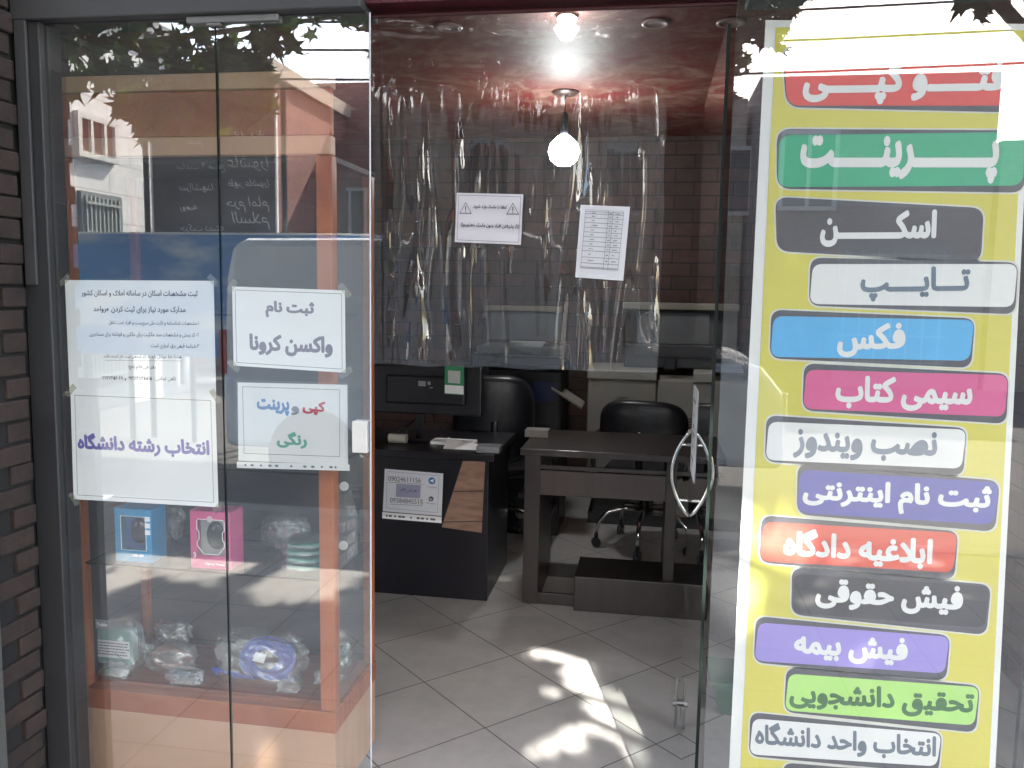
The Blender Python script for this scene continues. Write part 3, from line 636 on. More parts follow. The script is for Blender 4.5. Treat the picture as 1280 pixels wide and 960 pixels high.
lettering('Optical Mouse', M_PAPER, ob, (p0.x+.045, .18, SH1+.014), (p0.x+.105, .18, SH1+.014), rtl=False, bold=.01)
part('badge', lambda q: q.lathe([(0, -.001), (.009, -.001), (.009, 0)], (p0.x+.062, .1785, SH1+.148), 20, 'y'), mat('pale badge', (.6, .5, .52), .4), ob)
for k in range(4): part('feature_mark', lambda q: q.lathe([(0, -.001), (.004, -.001), (.004, 0)], (p0.x+.116, .179, SH1+.06+k*.018), 12, 'y'), mat('pink mark', (.75, .4, .5), .4), ob)

def pillow(q, c, sx_, sy2, sz_, seed, rot=0, nu=44, nv=22, crump=.12, flat=2.6):
    c = Vector(c); M3 = Matrix.Rotation(rot, 3, 'Y')
    def f(u, v):
        th = u*2*math.pi; ph = (v-.5)*math.pi
        sg = lambda x, p: math.copysign(abs(x)**p, x)
        d = Vector((sg(math.cos(th), .55)*sg(math.cos(ph), .6), sg(math.sin(ph), .9), sg(math.sin(th), .55)*sg(math.cos(ph), .6)))
        k = 1+crump*noise.noise(d*2.6+Vector((seed, 0, 0)))+crump*.7*noise.noise(d*6+Vector((seed, 3, 0)))+crump*.4*abs(noise.noise(d*13+Vector((seed, 5, 0))))
        return c+M3 @ Vector((d.x*sx_*k, d.y*sy2*k, d.z*sz_*k))
    return q.grid(f, nu, nv)
M_TEAL = mat('teal printed film', (.04, .26, .22), .3, var=.5, sc_=30)
zz = SH1
pb = P(352, 700, .22)
for k in range(4):
    w_ = thing('cable_packet', (pb.x+.06, .24, zz), ['bottom', 'second', 'third', 'top'][k]+' one of the flat teal cable packets stacked on the middle shelf', 'packet', 'stacked teal packets')
    q = MB(); pillow(q, (pb.x+.064+.004*(k % 2), .26, zz+.011), .058, .06, .0085, k+1, crump=.05); build('contents', q, M_TEAL, w_, smooth=True)
    q = MB(); pillow(q, (pb.x+.060+.006*(k % 2), .26, zz+.0115), .068, .068, .0112, k+9, crump=.06); build('wrapper', q, M_BAG, w_, smooth=True)
    zz += .0225
q = MB(); pillow(q, (-1.545, .30, SH1+.046), .055, .04, .046, 31, crump=.25); build('crumpled_bag', q, M_BAG, smooth=True, label='crumpled clear bag on the middle shelf beside the left cabinet post', cat='bag')
q = MB(); pillow(q, (-1.255, .31, SH1+.042), .045, .04, .042, 37, crump=.25); build('crumpled_bag', q, M_BAG, smooth=True, label='crumpled clear bag between the blue and the pink mouse cartons', cat='bag')
# lower compartment
o = thing('bagged_box', (-1.53, .26, FLB), 'pale green adapter in a clear bag lying low in the cabinet, far left', 'bag')
a, b_ = P(118, 850, .24), P(163, 790, .24)
part('adapter', lambda q: q.box((a.x, .24, FLB+.02), (b_.x, .28, FLB+.135)), mat('pale green plastic', (.16, .33, .30), .4), o, bevel=.008)
part('printed_label', lambda q: q.box((a.x+.004, .2385, FLB+.045), (b_.x-.004, .2397, FLB+.10)), M_PAPER, o)
q = MB(); rnd = random.Random(8)
for r_ in range(5):
    x = a.x+.008
    while x < b_.x-.014: d = rnd.uniform(.003, .012); q.quad(*[(x, .2380, FLB+.054+r_*.009), (x+d, .2380, FLB+.054+r_*.009), (x+d, .2380, FLB+.058+r_*.009), (x, .2380, FLB+.058+r_*.009)]); x += d+.002
build('label_print', q, M_INKG, o, fixn=False)
q = MB(); pillow(q, ((a.x+b_.x)/2+.005, .262, FLB+.078), .085, .035, .076, 4, crump=.20); build('clear_bag', q, M_BAG, o, smooth=True)
lb = P(113, 786, .2)
part('header_tag', lambda q: q.box((lb.x, .224, lb.z-.008), (lb.x+.045, .2255, lb.z+.02)), mat('grey tag', (.25, .25, .26), .5), o)
lettering('Toblo', M_PAPER, o, (lb.x+.005, .224, lb.z+.006), (lb.x+.040, .224, lb.z+.006), rtl=False, bold=.03)
o = thing('bagged_cable', (-1.37, .27, FLB), 'brown cable coil in a clear bag beside the pale green adapter', 'bag')
q = MB(); cc = Vector((P(212, 830, .27).x, .28, FLB+.04))
for k in range(4): q.tube([cc+Vector(((.05+.004*k)*math.cos(a_), .012*math.sin(a_*2+k), .030*math.sin(a_)+k*.003)) for a_ in [i*math.pi/10 for i in range(20)]], .005, 6, closed=True)
build('cable', q, mat('brown rubber', (.20, .07, .05), .5), o, smooth=True)
q = MB(); pillow(q, cc+Vector((0, 0, .005)), .075, .04, .043, 14, crump=.26); build('clear_bag', q, M_BAG, o, smooth=True)
o = thing('network_cable_bag', (-1.17, .27, FLB), 'coiled blue network cable in a clear bag with square white label', 'bag')
cc = Vector((P(327, 832, .26).x, .30, FLB+.058)); T3 = Matrix.Rotation(R(-14), 3, 'X')
q = MB()
for k in range(9):
    r_ = .088-.0055*k
    q.tube([cc+T3 @ Vector((r_*math.cos(a_), .006*math.sin(a_*3+k)-.002*k, r_*.74*math.sin(a_))) for a_ in [i*2*math.pi/28 for i in range(28)]], .0042, 6, closed=True)
build('cable', q, mat('royal blue jacket', (.02, .06, .42), .35), o, smooth=True)
q = MB(); [q.tube([cc+Vector((-.03-.0065*k, -.035-.006*d_, -.052+.006*d_+.0006*k+.003*math.sin(k*.6+d_))) for k in range(20)], .0042, 6) for d_ in range(4)]; build('cable_end', q, MATS['royal blue jacket'], o, smooth=True)
q = MB(); pillow(q, cc+Vector((-.02, -.01, 0)), .135, .055, .076, 21, crump=.24); build('clear_bag', q, M_BAG, o, smooth=True)
lp = cc+Vector((.0, -.052, .026)); q = MB(); q.slab([lp+Vector((-.024, 0, -.01)), lp+Vector((.012, 0, -.016)), lp+Vector((.022, 0, .012)), lp+Vector((-.012, 0, .018))], (0, .001, 0)); build('label', q, M_PAPER, o)
q = MB(); pillow(q, (-.925, .30, FLB+.02), .04, .03, .02, 51, crump=.3); build('crumpled_bag', q, M_BAG, smooth=True, label='small crumpled clear bag on the cabinet floor by the right post', cat='bag')
M_DKB = mat('dark wrapped goods', (.03, .035, .045), .4, var=.6, sc_=25)
def bag(x, y, z, sx_, sy2, sz_, seed, label, inner=None, cat='bag', group=None):
    o = thing('goods_bag', (x, y, z), label, cat, group)
    if inner: q = MB(); pillow(q, (x, y+.004, z+sz_*.9), sx_*.8, sy2*.7, sz_*.78, seed+50, crump=.25); build('contents', q, inner, o, smooth=True)
    q = MB(); pillow(q, (x, y, z+sz_), sx_, sy2, sz_, seed, crump=.30); build('wrapper', q, M_BAG, o, smooth=True); return o
bag(-1.50, .40, SH1, .05, .035, .055, 61, 'dark goods in clear film behind the blue mouse carton', M_DKB)
bag(-1.10, .40, SH1, .07, .035, .05, 62, 'dark goods in clear film behind the pink mouse carton', M_DKB)
bag(-1.02, .235, FLB, .035, .03, .016, 63, 'flat clear bag lying before the blue cable bag at the cabinet front', None)
bag(-1.24, .40, FLB, .06, .035, .05, 64, 'tall dark packet in clear film behind the coils in the low compartment', M_DKB)
bag(-1.50, .41, FLB, .06, .03, .05, 65, 'dark packet in clear film behind the pale green adapter', M_DKB)
bag(-.94, .42, FLB, .04, .03, .04, 66, 'dark packet in clear film in the low right corner of the cabinet', M_DKB)
bag(-1.36, .42, SH1, .06, .03, .06, 67, 'dark packet in clear film standing at the back between the mouse cartons', M_DKB)
bag(-1.585, .36, SH1, .035, .05, .05, 68, 'greenish packet in clear film at the left end of the middle shelf', mat('dull green goods', (.05, .09, .07), .5, var=.4, sc_=20))
bag(-1.34, .215, FLB, .05, .03, .022, 69, 'flat dark packet in clear film lying before the brown cable coil', M_DKB)
bag(-1.57, .215, FLB, .045, .03, .02, 70, 'flat pale packet in clear film lying before the pale green adapter', mat('pale goods', (.35, .36, .36), .5, var=.3, sc_=20))
# hanging blister strip
hs = thing('earphone_strip', (-.78, .22, .62), 'black strip of clear blister packs hanging right of the cabinet post', 'blister pack')
a = P(422, 628, .22); c = P(421, 716, .22); b_ = P(446, 632, .22); d = P(447, 692, .22)
q = MB(); q.slab([c, d, P(446, 645, .22), P(438, 612, .22), P(422, 622, .22)], (0, .003, 0)); build('backing_card', q, mat('card black', (.10, .105, .10), .4, var=.4, sc_=30), hs)
for k in range(8):
    r_, cl = divmod(k, 2); o_ = c.lerp(a, r_/4+.05); o2 = d.lerp(b_, r_/4+.05); pA = o_.lerp(o2, .08+.46*cl); pB = o_.lerp(o2, .46+.46*cl)
    q = MB(); q.slab([pA, pB, pB+Vector((0, 0, .030)), pA+Vector((0, 0, .030))], (0, -.008, 0)); ps = build('blister', q, M_BAG, hs, bevel=.002)
    q = MB(); q.slab([pA.lerp(pB, .3)+Vector((0, -.002, .008)), pA.lerp(pB, .7)+Vector((0, -.002, .008)), pA.lerp(pB, .7)+Vector((0, -.002, .022)), pA.lerp(pB, .3)+Vector((0, -.002, .022))], (0, -.003, 0)); build('blister_content', q, mat('dark plastic bits', (.06, .04, .035), .4), hs)
for (x, y) in ((430, 608), (429, 682)):
    p = P(x, y, .205); q = MB(); q.lathe([(.005, -.004), (.012, -.004), (.013, .0), (.013, .004), (.005, .004)], p, 20, 'y'); build('suction_cup', q, mat('milky rubber', (.45, .48, .46), .3), hs, smooth=False)

# ================================================================ DESKS
d1 = thing('reception_desk', (-1.05, 2.1, 0), 'black front desk with brown wood inlay and a contact sheet on its face', 'desk')
X0, X1 = -1.62, -.735
part('front_panel', lambda q: q.box((X0, 1.84, .0), (X1, 1.87, .69)), M_BLACKW, d1, bevel=.003)
part('side_panel', lambda q: q.box((X1-.03, 1.871, .0), (X1-.002, 2.42, .69)), M_BLACKW, d1, bevel=.003)
part('side_panel', lambda q: q.box((X0, 1.871, .0), (X0+.03, 2.42, .69)), M_BLACKW, d1, bevel=.003)
part('desktop', lambda q: q.box((X0-.02, 1.81, .6915), (X1+.03, 2.45, .725)), M_BLACKW, d1, bevel=.004)
Yw = 1.8385
wpts = [P(579, 572, Yw), P(606.5, 571, Yw), P(602, 666, Yw), P(552, 659, Yw)]
for p in wpts[:2]: p.z = .688
q = MB(); q.slab(wpts, (0, .0012, 0)); inl = build('wood_inlay', q, wood('walnut inlay', (.20, .115, .085), (.30, .18, .13), .5, scale=(3, 1, 14)), d1)
for (y_, xa_, xb_) in ((614, 567, 604), (652, 554, 603)):
    q = MB(); a, b_ = P(xa_, y_, Yw-.0008), P(xb_, y_-1, Yw-.0008); q.quad(a, b_, b_-Vector((0, 0, .004)), a-Vector((0, 0, .004))); build('inlay_joint', q, M_BLACKP, inl, fixn=False)
cG = [(481, 586), (554, 592), (552, 645), (478.5, 639)]
nG = notice('contact sheet with two phone numbers taped to the black desk front', cG, Yw-.0015, name='contact_sheet', m=mat('cool paper', (.74, .76, .84), .7, var=.02))
border([(484, 589), (549, 594.5), (547, 641), (482.5, 635)], Yw-.0015, nG, 0, m=mat('blue rule', (.2, .24, .4), .6), wpx=.9)
wr_('09024611156', 485.6, 598, 526, 600.5, 6.5, Yw-.0018, M_INKG, nG, rtl=False, bold=.01, res=2); wr_('09384845515', 487.7, 625, 528.5, 627.5, 6.5, Yw-.0018, M_INKG, nG, rtl=False, bold=.01, res=2)
for (x0, y0, x1, y1) in ((485.6, 602.5, 529, 605), (487.7, 629.8, 528.5, 632)):
    q = MB(); a, b_ = P(x0, y0, Yw-.002), P(x1, y1, Yw-.002); q.quad(a, b_, b_-Vector((0, 0, .002)), a-Vector((0, 0, .002))); build('underline', q, M_INKG, nG, fixn=False)
sheet('name_box', [(495.5, 604.5), (526, 606.5), (525, 623), (494.5, 621)], Yw-.0019, m=mat('grey violet box', (.32, .33, .50), .6), th=.0002, parent=nG)
wr_('دفتر فنی قائم', 500, 612.5, 522, 614, 7, Yw-.0022, mat('navy ink', (.05, .05, .22), .6), nG, bold=.0, italic=.3, res=2)
def disc(q, p, r, n=20): q.quad(*[p+Vector((r*math.cos(2*math.pi*k/n), 0, r*math.sin(2*math.pi*k/n))) for k in range(n)])
kk = (Yw+CD)/FPX
p = P(539.8, 601, Yw-.0019); q = MB(); disc(q, p, 4.8*kk); ic = build('messenger_icon', q, mat('icon blue', (.03, .22, .55), .5), nG, fixn=False)
q = MB(); e_ = Vector((0, -.0004, 0)); q.quad(p+e_+Vector((-3*kk, 0, .2*kk)), p+e_+Vector((1.6*kk, 0, -2.2*kk)), p+e_+Vector((2.8*kk, 0, 2.4*kk))); build('paper_plane', q, M_PAPER, ic, fixn=False)
p = P(538.8, 623.5, Yw-.0019); q = MB(); disc(q, p, 3.4*kk); q.quad(p+Vector((-3*kk, 0, -3.6*kk)), p+Vector((-1*kk, 0, -2.8*kk)), p+Vector((-2.8*kk, 0, -1*kk))); ic = build('call_icon', q, mat('icon grey', (.08, .09, .16), .5), nG, fixn=False)
q = MB(); q.tube([p+e_+Vector((-1.4*kk, 0, 1.2*kk)), p+e_+Vector((-.9*kk, 0, -.6*kk)), p+e_+Vector((1.3*kk, 0, -1.5*kk))], .5*kk, 5); build('handset', q, M_PAPER, ic)
wr_('Telegram', 534, 608.8, 545.5, 609.6, 2.6, Yw-.0018, M_INKG, nG, rtl=False, bold=.0, res=1); wr_('WhatsApp', 532.5, 629, 545, 630, 2.6, Yw-.0018, M_INKG, nG, rtl=False, bold=.0, res=1)
sleeve(nG, [(480, 585), (554.5, 591), (552.5, 650), (477.5, 644)], Yw-.0035, 11, HOL, (477.8, 640), (552, 646), .0030)

d2 = thing('work_desk', (-.15, 2.1, 0), 'dark brown open frame desk facing the door in front of the mesh chair', 'desk')
DX0, DX1, DY0, DY1 = -.565, .36, 1.86, 2.42
part('desktop', lambda q: q.box((DX0-.02, DY0-.02, .725), (DX1, DY1, .757)), M_DBROWN, d2, bevel=.003)
part('pen_rail', lambda q: q.box((DX0, DY0+.005, .66), (DX1-.01, DY0+.02, .678)), M_DBROWN, d2)
part('apron', lambda q: q.box((DX0+.005, DY0, .535), (.120, DY0+.02, .655)), wood('brown apron', (.042, .029, .025), (.055, .038, .034), .4, scale=(8, 1, 1)), d2, bevel=.002)
part('leg', lambda q: q.box((DX0, DY0-.006, .0), (DX0+.075, DY0+.5, .7245)), M_DBROWN, d2, bevel=.002)
part('leg', lambda q: q.box((.095, DY0-.012, .0), (.145, DY0+.5, .7245)), M_DBROWN, d2, bevel=.002)
part('bottom_rail', lambda q: q.box((DX0+.076, DY0, .0), (-.315, DY0+.02, .055)), M_DBROWN, d2, bevel=.002)
part('rear_rail', lambda q: q.box((DX0+.076, DY0+.40, .0), (.094, DY0+.42, .07)), M_DBROWN, d2, bevel=.002)
q = MB(); q.box((-.312, DY0-.055, .001), (.30, DY0+.25, .168)); build('footrest_box', q, [M_DBROWN], label='low brown box standing on the floor under the work desk', cat='box', bevel=.004)

# things on / around desk 1
mo = thing('monitor', (-1.13, 2.12, .7255), 'black flat monitor seen from behind with a green sticker, on the black desk', 'monitor')
a, b_ = P(466, 455, 2.10), P(602, 522, 2.10)
part('housing', lambda q: q.box((a.x-.04, 2.09, b_.z+.005), (b_.x, 2.13, a.z)), M_BLACKP, mo, bevel=.008)
part('rear_bulge', lambda q: q.box((a.x+.08, 2.065, b_.z+.06), (b_.x-.08, 2.089, a.z-.05)), M_BLACKP, mo, bevel=.01)
part('stand', lambda q: [q.box((-1.17, 2.11, .735), (-1.13, 2.135, b_.z+.05)), q.box((-1.25, 2.04, .7256), (-1.05, 2.20, .735))], M_BLACKP, mo, bevel=.003)
stk = [(556, 457), (580, 458.5), (579.5, 494), (555.5, 492.5)]
sheet('sticker', stk, 2.063, m=mat('sticker green', (.03, .24, .11), .5), parent=mo, th=.001)
sheet('sticker_label', [(556, 481), (579.5, 482.5), (579.5, 493), (556, 491.5)], 2.0618, m=M_PAPER, parent=mo, th=.0005)
sheet('sticker_square', [(560, 463), (575.5, 464), (575, 479.5), (560, 478.5)], 2.0618, m=mat('sticker pale', (.5, .52, .5), .5), parent=mo, th=.0005)
sheet('rating_label', [(523, 476), (532, 476.5), (532, 483), (523, 482.5)], 2.0635, m=mat('dim label', (.30, .31, .33), .5), parent=mo, th=.0005)
sheet('rating_label', [(534.5, 477), (538, 477), (538, 481), (534.5, 481)], 2.0635, m=MATS['dim label'], parent=mo, th=.0005)
sheet('port_label', [(537, 484), (541, 484), (541, 485.2), (537, 485.2)], 2.0635, m=MATS['dim label'], parent=mo, th=.0005)
q = MB(); a = P(538, 526, 2.0); b_ = P(592, 524, 2.0); q.box((a.x, 2.0, .7258), (b_.x, 2.10, .742)); q.v; build('paper_stack', q, M_PAPER, label='thin white paper stack on the black desk below the monitor', cat='paper', bevel=.001)
q = MB(); a = P(559, 536, 1.98); b_ = P(598, 541, 1.95)
q.grid(lambda u, v: Vector((a.x+(b_.x-a.x)*u, 1.90+.10*v, .7262+.028*(1-u)**2*v+.012*v)), 10, 6); build('loose_sheet', q, M_PAPER, smooth=True, label='single curled white sheet lying on the black desk', cat='paper')
q = MB(); q.lathe([(0, 0), (.024, 0), (.024, .09), (0, .09)], (-1.27, 1.98, .7515), 20, 'x'); build('paper_roll', q, M_OFFW, label='short white paper roll lying left on the black desk', cat='paper roll', smooth=False)
q = MB(); a = P(596, 552, 1.86); q.box((a.x, 1.845, .7256), (a.x+.11, 1.93, .757)); build('card_holder', q, mat('grey plastic', (.22, .22, .24), .4), label='small grey card box at the right front corner of the black desk', cat='box', bevel=.003)
q = MB(); a = P(660, 546, 2.2); q.box((a.x-.01, 2.15, .7575), (a.x+.11, 2.24, .795)); build('tissue_box', q, mat('dull beige', (.22, .20, .19), .6), label='small dull beige box on the left end of the brown desk', cat='box', bevel=.003)
q = MB(); rnd = random.Random(2)
for k in range(3): q.tube([(-1.25+.02*k, 1.97, .735), (-1.22+.02*k, 2.0, .80), (-1.17+.01*k, 2.05, .83+.01*k)], .003, 5)
build('cable', q, M_BLACKP, smooth=True, label='thin black cables rising to the monitor above the paper roll', cat='cable')

# office chairs
def chair(loc, rz, label, w_=.50, hgt=.40, zt=.90):
    o = thing('office_chair', loc, label, 'chair', 'office chairs'); o.location = (0, 0, 0); l = Vector(loc)
    def sup(c, rx, rzz, th, curve, m, nm, lay):
        q = MB()
        def f(u, v):
            a = u*2*math.pi; rr = v if v <= 1 else 2-v; p_ = .62
            s_ = lambda x: math.copysign(abs(x)**p_, x)
            x, z_ = s_(math.cos(a))*rr, s_(math.sin(a))*rr
            side = -1 if v <= 1 else 1
            k = (1-min(1, rr)**4)
            if lay: return Vector((c[0]+x*rx, c[1]+z_*rzz, c[2]+side*th*(.4+.6*k)*(1 if rr < 1 else 0)+curve*x*x))
            return Vector((c[0]+x*rx, c[1]+side*th*(.4+.6*k)*(1 if rr < 1 else 0)+curve*(x*x), c[2]+z_*rzz))
        q.grid(lambda u, v: f(u, v*2), 40, 24); return build(nm, q, m, o, smooth=True)
    sup((0, .22, zt-hgt/2), w_/2, hgt/2, .035, -.07, M_LEATH, 'backrest', False)
    sup((0, -.02, .47), .24, .24, .04, .0, M_LEATH, 'seat', True)
    q = MB(); q.tube([(0, .10, .44), (0, .27, .46), (0, .285, .60), (0, .26, zt-hgt*.5)], .02, 8); build('back_support', q, M_BLACKP, o, smooth=True)
    for s in (-1, 1):
        q = MB(); q.tube([(s*.22, .05, .44), (s*.30, .05, .46), (s*.31, .05, .62), (s*.30, -.02, .66), (s*.30, -.16, .66)], .015, 8); build('armrest', q, M_BLACKP, o, smooth=True)
    q = MB(); q.lathe([(.028, .20), (.028, .30), (.018, .30), (.018, .44), (.07, .44)], (0, 0, 0), 16); build('gas_column', q, M_BLACKP, o, smooth=False)
    for k in range(5):
        a = 2*math.pi*k/5+.35; c_, s_ = math.cos(a), math.sin(a)
        q = MB(); q.tube([(c_*r_, s_*r_, z_) for r_, z_ in ((.03, .235), (.12, .235), (.21, .215), (.265, .16), (.28, .085))], [.018, .016, .014, .013, .010], 8); lg = build('leg', q, M_CHROME, o, smooth=True)
        q = MB()
        for sd in (-1, 1): q.lathe([(0, -.008), (.026, -.008), (.028, 0), (.026, .008), (0, .008)], (c_*.28-s_*.013*sd, s_*.28+c_*.013*sd, .03), 14, 'x' if abs(s_) > .7 else 'y')
        q.lathe([(.012, .03), (.012, .085)], (c_*.28, s_*.28, 0), 8); build('caster', q, M_BLACKP, lg, smooth=False)
    o.location = l; o.rotation_euler = (0, 0, rz); return o
chair((.0, 2.88, 0), R(180-8), 'black office chair with low rounded back behind the brown desk', .50, .34, .90)
chair((-.88, 2.72, 0), R(180+12), 'black office chair behind the black desk, mostly hidden by the monitor', .46, .50, 1.03)

# ================================================================ MACHINES AT THE BACK
a, b_ = P(735, 468, 3.3), P(928, 470, 3.3)
cp = thing('white_cabinet', ((a.x+b_.x)/2, 3.5, 0), 'long off white copier cabinet against the back wall, behind the low backed chair', 'cabinet')
CZ = .985
part('body', lambda q: q.box((a.x, 3.3, .28), (.05, 3.85, CZ-.04)), M_WHITEM, cp, bevel=.01)
part('body', lambda q: q.box((.055, 3.3, .08), (.62, 3.85, CZ-.03)), M_WHITEM, cp, bevel=.01, label='taller right body')
part('lid', lambda q: q.box((a.x-.005, 3.29, CZ-.0395), (.05, 3.86, CZ+.02)), mat('grey white lid', (.27, .26, .24), .4), cp, bevel=.006)
part('front_drawer', lambda q: q.box((a.x+.03, 3.292, .33), (.02, 3.2985, .52)), mat('pale drawer', (.30, .285, .26), .4), cp, bevel=.001)
part('plinth', lambda q: q.box((a.x+.02, 3.33, .0), (.60, 3.8, .078)), M_BLACKP, cp)
part('foot_frame', lambda q: q.box((a.x+.05, 3.34, .079), (.04, 3.8, .279)), mat('charcoal grey', (.06, .06, .06), .6), cp)  # plain dark grey block under the left body
part('name_badge', lambda q: q.box((-.20, 3.297, .83), (-.13, 3.2995, .838)), M_INKG, cp)
part('sticker', lambda q: q.box((a.x+.03, 3.297, .90), (a.x+.075, 3.2995, .93)), mat('tan sticker', (.20, .17, .13), .5), cp)
a2, b2 = P(783, 372, 3.6), P(930, 445, 3.6)
ms = thing('copier', ((a2.x+.55)/2, 3.7, CZ+.02), 'grey desktop copier with pale top edge standing on the white cabinet', 'copier')
part('body', lambda q: q.box((a2.x, 3.55, CZ+.021), (.56, 3.82, 1.16)), mat('dark grey body', (0.037, 0.038, 0.042), .45), ms, bevel=.008)
part('screen_panel', lambda q: q.box((a2.x+.08, 3.60, 1.161), (.30, 3.62, 1.37)), mat('grey panel', (0.105, 0.108, 0.112), .35), ms, bevel=.004)
part('side_panel', lambda q: q.box((a2.x, 3.625, 1.161), (.56, 3.80, 1.385)), mat('mid grey', (0.062, 0.062, 0.065), .5), ms, bevel=.004)
part('top_cover', lambda q: q.box((a2.x-.02, 3.56, 1.386), (.56, 3.82, 1.43)), mat('dull cream', (0.186, 0.167, 0.136), .5), ms, bevel=.006)
q = MB(); q.box((.09, 3.40, CZ+.021), (.17, 3.46, CZ+.10)); build('desk_phone', q, M_BLACKP, label='small black box in front of the grey copier', cat='box', bevel=.01)
q = MB(); q.box((.36, 3.35, CZ+.021), (.58, 3.50, CZ+.045)); q.box((.37, 3.36, CZ+.0451), (.57, 3.49, CZ+.07)); build('file_stack', q, mat('blue grey files', (.16, .19, .26), .6), label='flat stack of blue grey files on the right end of the white cabinet', cat='files', bevel=.003)

part('button_panel', lambda q: q.box((.36, 3.538, 1.08), (.53, 3.549, 1.14)), mat('button grey', (.14, .14, .15), .4), ms, bevel=.002)
for k in range(4): part('button', lambda q: q.lathe([(0, -.004), (.007, -.004), (.008, 0)], (.385+k*.035, 3.5375, 1.11), 12, 'y'), M_OFFW, ms)
part('paper_slot', lambda q: q.box((a2.x+.06, 3.543, 1.07), (.28, 3.5495, 1.085)), M_BLACKP, ms)
for k in range(6): part('vent_slat', lambda q: q.box((.20, 3.295, .62+k*.018), (.34, 3.2995, .628+k*.018)), mat('charcoal grey', (.06, .06, .06), .6), cp)
part('drawer_handle', lambda q: q.box((a.x+.14, 3.284, .47), (a.x+.30, 3.2915, .485)), M_DGREY, cp, bevel=.002)
q = MB(); q.tube([(.60, 3.52, 1.10), (.63, 3.40, .98), (.635, 3.28, .90), (.60, 3.27, .80), (.62, 3.27, .62), (.61, 3.28, .2), (.60, 3.30, .004)], .005, 6); build('power_cable', q, M_BLACKP, smooth=True, label='thin black cable hanging down the right end of the white cabinet', cat='cable')
pr = thing('printer', (-.86, 3.6, .0), 'grey printer with pale lid on a black stand against the brick wall', 'printer')
a3, b3 = P(602, 385, 3.5), P(700, 440, 3.5)
part('stand', lambda q: q.box((a3.x-.05, 3.42, 0), (b3.x+.02, 3.95, b3.z-.02)), M_BLACKP, pr, bevel=.01)
part('lid_back', lambda q: q.box((a3.x, 3.72, b3.z+.06), (b3.x-.01, 3.76, a3.z-.02)), mat('grey lid', (0.081, 0.081, 0.084), .5), pr, bevel=.005)
part('lid_edge', lambda q: q.box((a3.x-.01, 3.70, a3.z-.0195), (b3.x-.01, 3.80, a3.z+.015)), mat('tan edge', (0.161, 0.130, 0.093), .5), pr, bevel=.003)
part('body', lambda q: q.box((a3.x-.02, 3.45, b3.z-.0195), (b3.x+.02, 3.90, b3.z+.03)), mat('steel grey', (0.062, 0.062, 0.065), .35), pr, bevel=.005)
q = MB(); a = P(635, 432, 3.5)
for k in range(4): q.box((a.x, 3.5, b3.z+.031+k*.007), (a.x+.24, 3.66, b3.z+.037+k*.007), rot=R(4*k-5))
build('paper_heap', q, mat('dim paper', (0.279, 0.279, 0.279), .7), label='untidy heap of white paper on the grey printer', cat='paper')
a4, b4 = P(610, 455, 2.95), P(700, 540, 2.95)
bp_ = thing('black_copier', ((a4.x+b4.x)/2, 3.1, 0), 'large black copier with a slanting beige paper tray left of the white cabinet', 'copier')
part('body', lambda q: q.box((a4.x, 2.98, 0), (b4.x, 3.38, a4.z-.03)), M_BLACKP, bp_, bevel=.015)
part('lid', lambda q: q.box((a4.x-.01, 2.96, a4.z-.0295), (b4.x+.01, 3.38, a4.z+.01)), M_BLACKP, bp_, bevel=.012)
part('control_panel', lambda q: q.box((b4.x-.17, 2.968, .83), (b4.x-.03, 2.979, .95)), mat('deep blue panel', (.012, .018, .06), .3), bp_, bevel=.003)
part('drawer_line', lambda q: [q.box((a4.x+.02, 2.974, z_), (b4.x-.02, 2.9795, z_+.006)) for z_ in (.25, .48, .70)], M_DGREY, bp_)
tA, tB = P(689, 487, 2.95), P(727, 512, 2.95)
q = MB(); q.slab([tA, tA+Vector((0, .25, 0)), tB+Vector((0, .25, 0)), tB], (0, 0, .016)); build('paper_tray', q, mat('beige tray', (0.186, 0.174, 0.149), .5), bp_, bevel=.003)
for k, (za, zb) in enumerate(((.42, .50), (.30, .38), (.18, .26))):
    q = MB(); q.box((-.735+.01, 2.70, za-.002), (-.53, 2.95, zb-.05)); build('letter_tray', q, mat('grey tray', (0.099, 0.096, 0.093), .5), label=['top', 'middle', 'bottom'][k]+' tray of grey paper trays between the two desks', cat='tray', bevel=.003, group='grey paper trays')

# green bin by the poster
gb = thing('waste_bin', (.33, 1.05, 0), 'dark green plastic bin on the tiles behind the right glass', 'bin')
x0, x1 = .27, .50
q = MB(); q.slab([(x0+.02, .93, .0), (x1-.02, .93, 0), (x1, .92, .115), (x0-.01, .92, .115)], (0, .20, 0)); build('body', q, mat('dark green plastic', (.02, .10, .055), .4), gb, bevel=.01)
q = MB(); q.box((x0-.02, .91, .1155), (x1+.01, 1.13, .13)); build('rim', q, MATS['dark green plastic'], gb, bevel=.004)

# ================================================================ LAMPS
def lamp_light(loc, watt, r, col=(1, .95, .9)):
    l = bpy.data.lights.new('bulb_light', 'POINT'); l.energy = watt; l.shadow_soft_size = r; l.color = col
    o = bpy.data.objects.new('bulb_light', l); COL.objects.link(o); return o
pe = thing('pendant_lamp', (-.515, 2.8, ZC), 'bright bare bulb pendant hanging from the ceiling rose at mid shop', 'lamp', 'lit ceiling lamps')
q = MB(); q.lathe([(0, -.022), (.055, -.020), (.075, -.006), (.078, -.001)], (-.515, 2.8, ZC), 24); build('ceiling_rose', q, mat('dark bronze', (.06, .03, .025), .4), pe, smooth=True)
q = MB(); q.tube([(-.515, 2.8, ZC-.02), (-.513, 2.8, 2.47)], .003, 6); build('cord', q, M_BLACKP, pe)
q = MB(); q.lathe([(0, .10), (.016, .10), (.020, .08), (.024, .0), (.024, -.02)], (-.515, 2.8, 2.385), 16); build('socket', q, M_BLACKP, pe, smooth=True)
M_BULB = mat('lit bulb', (.9, .9, .9), .4, emit=(.92, 1, 1), es=10)
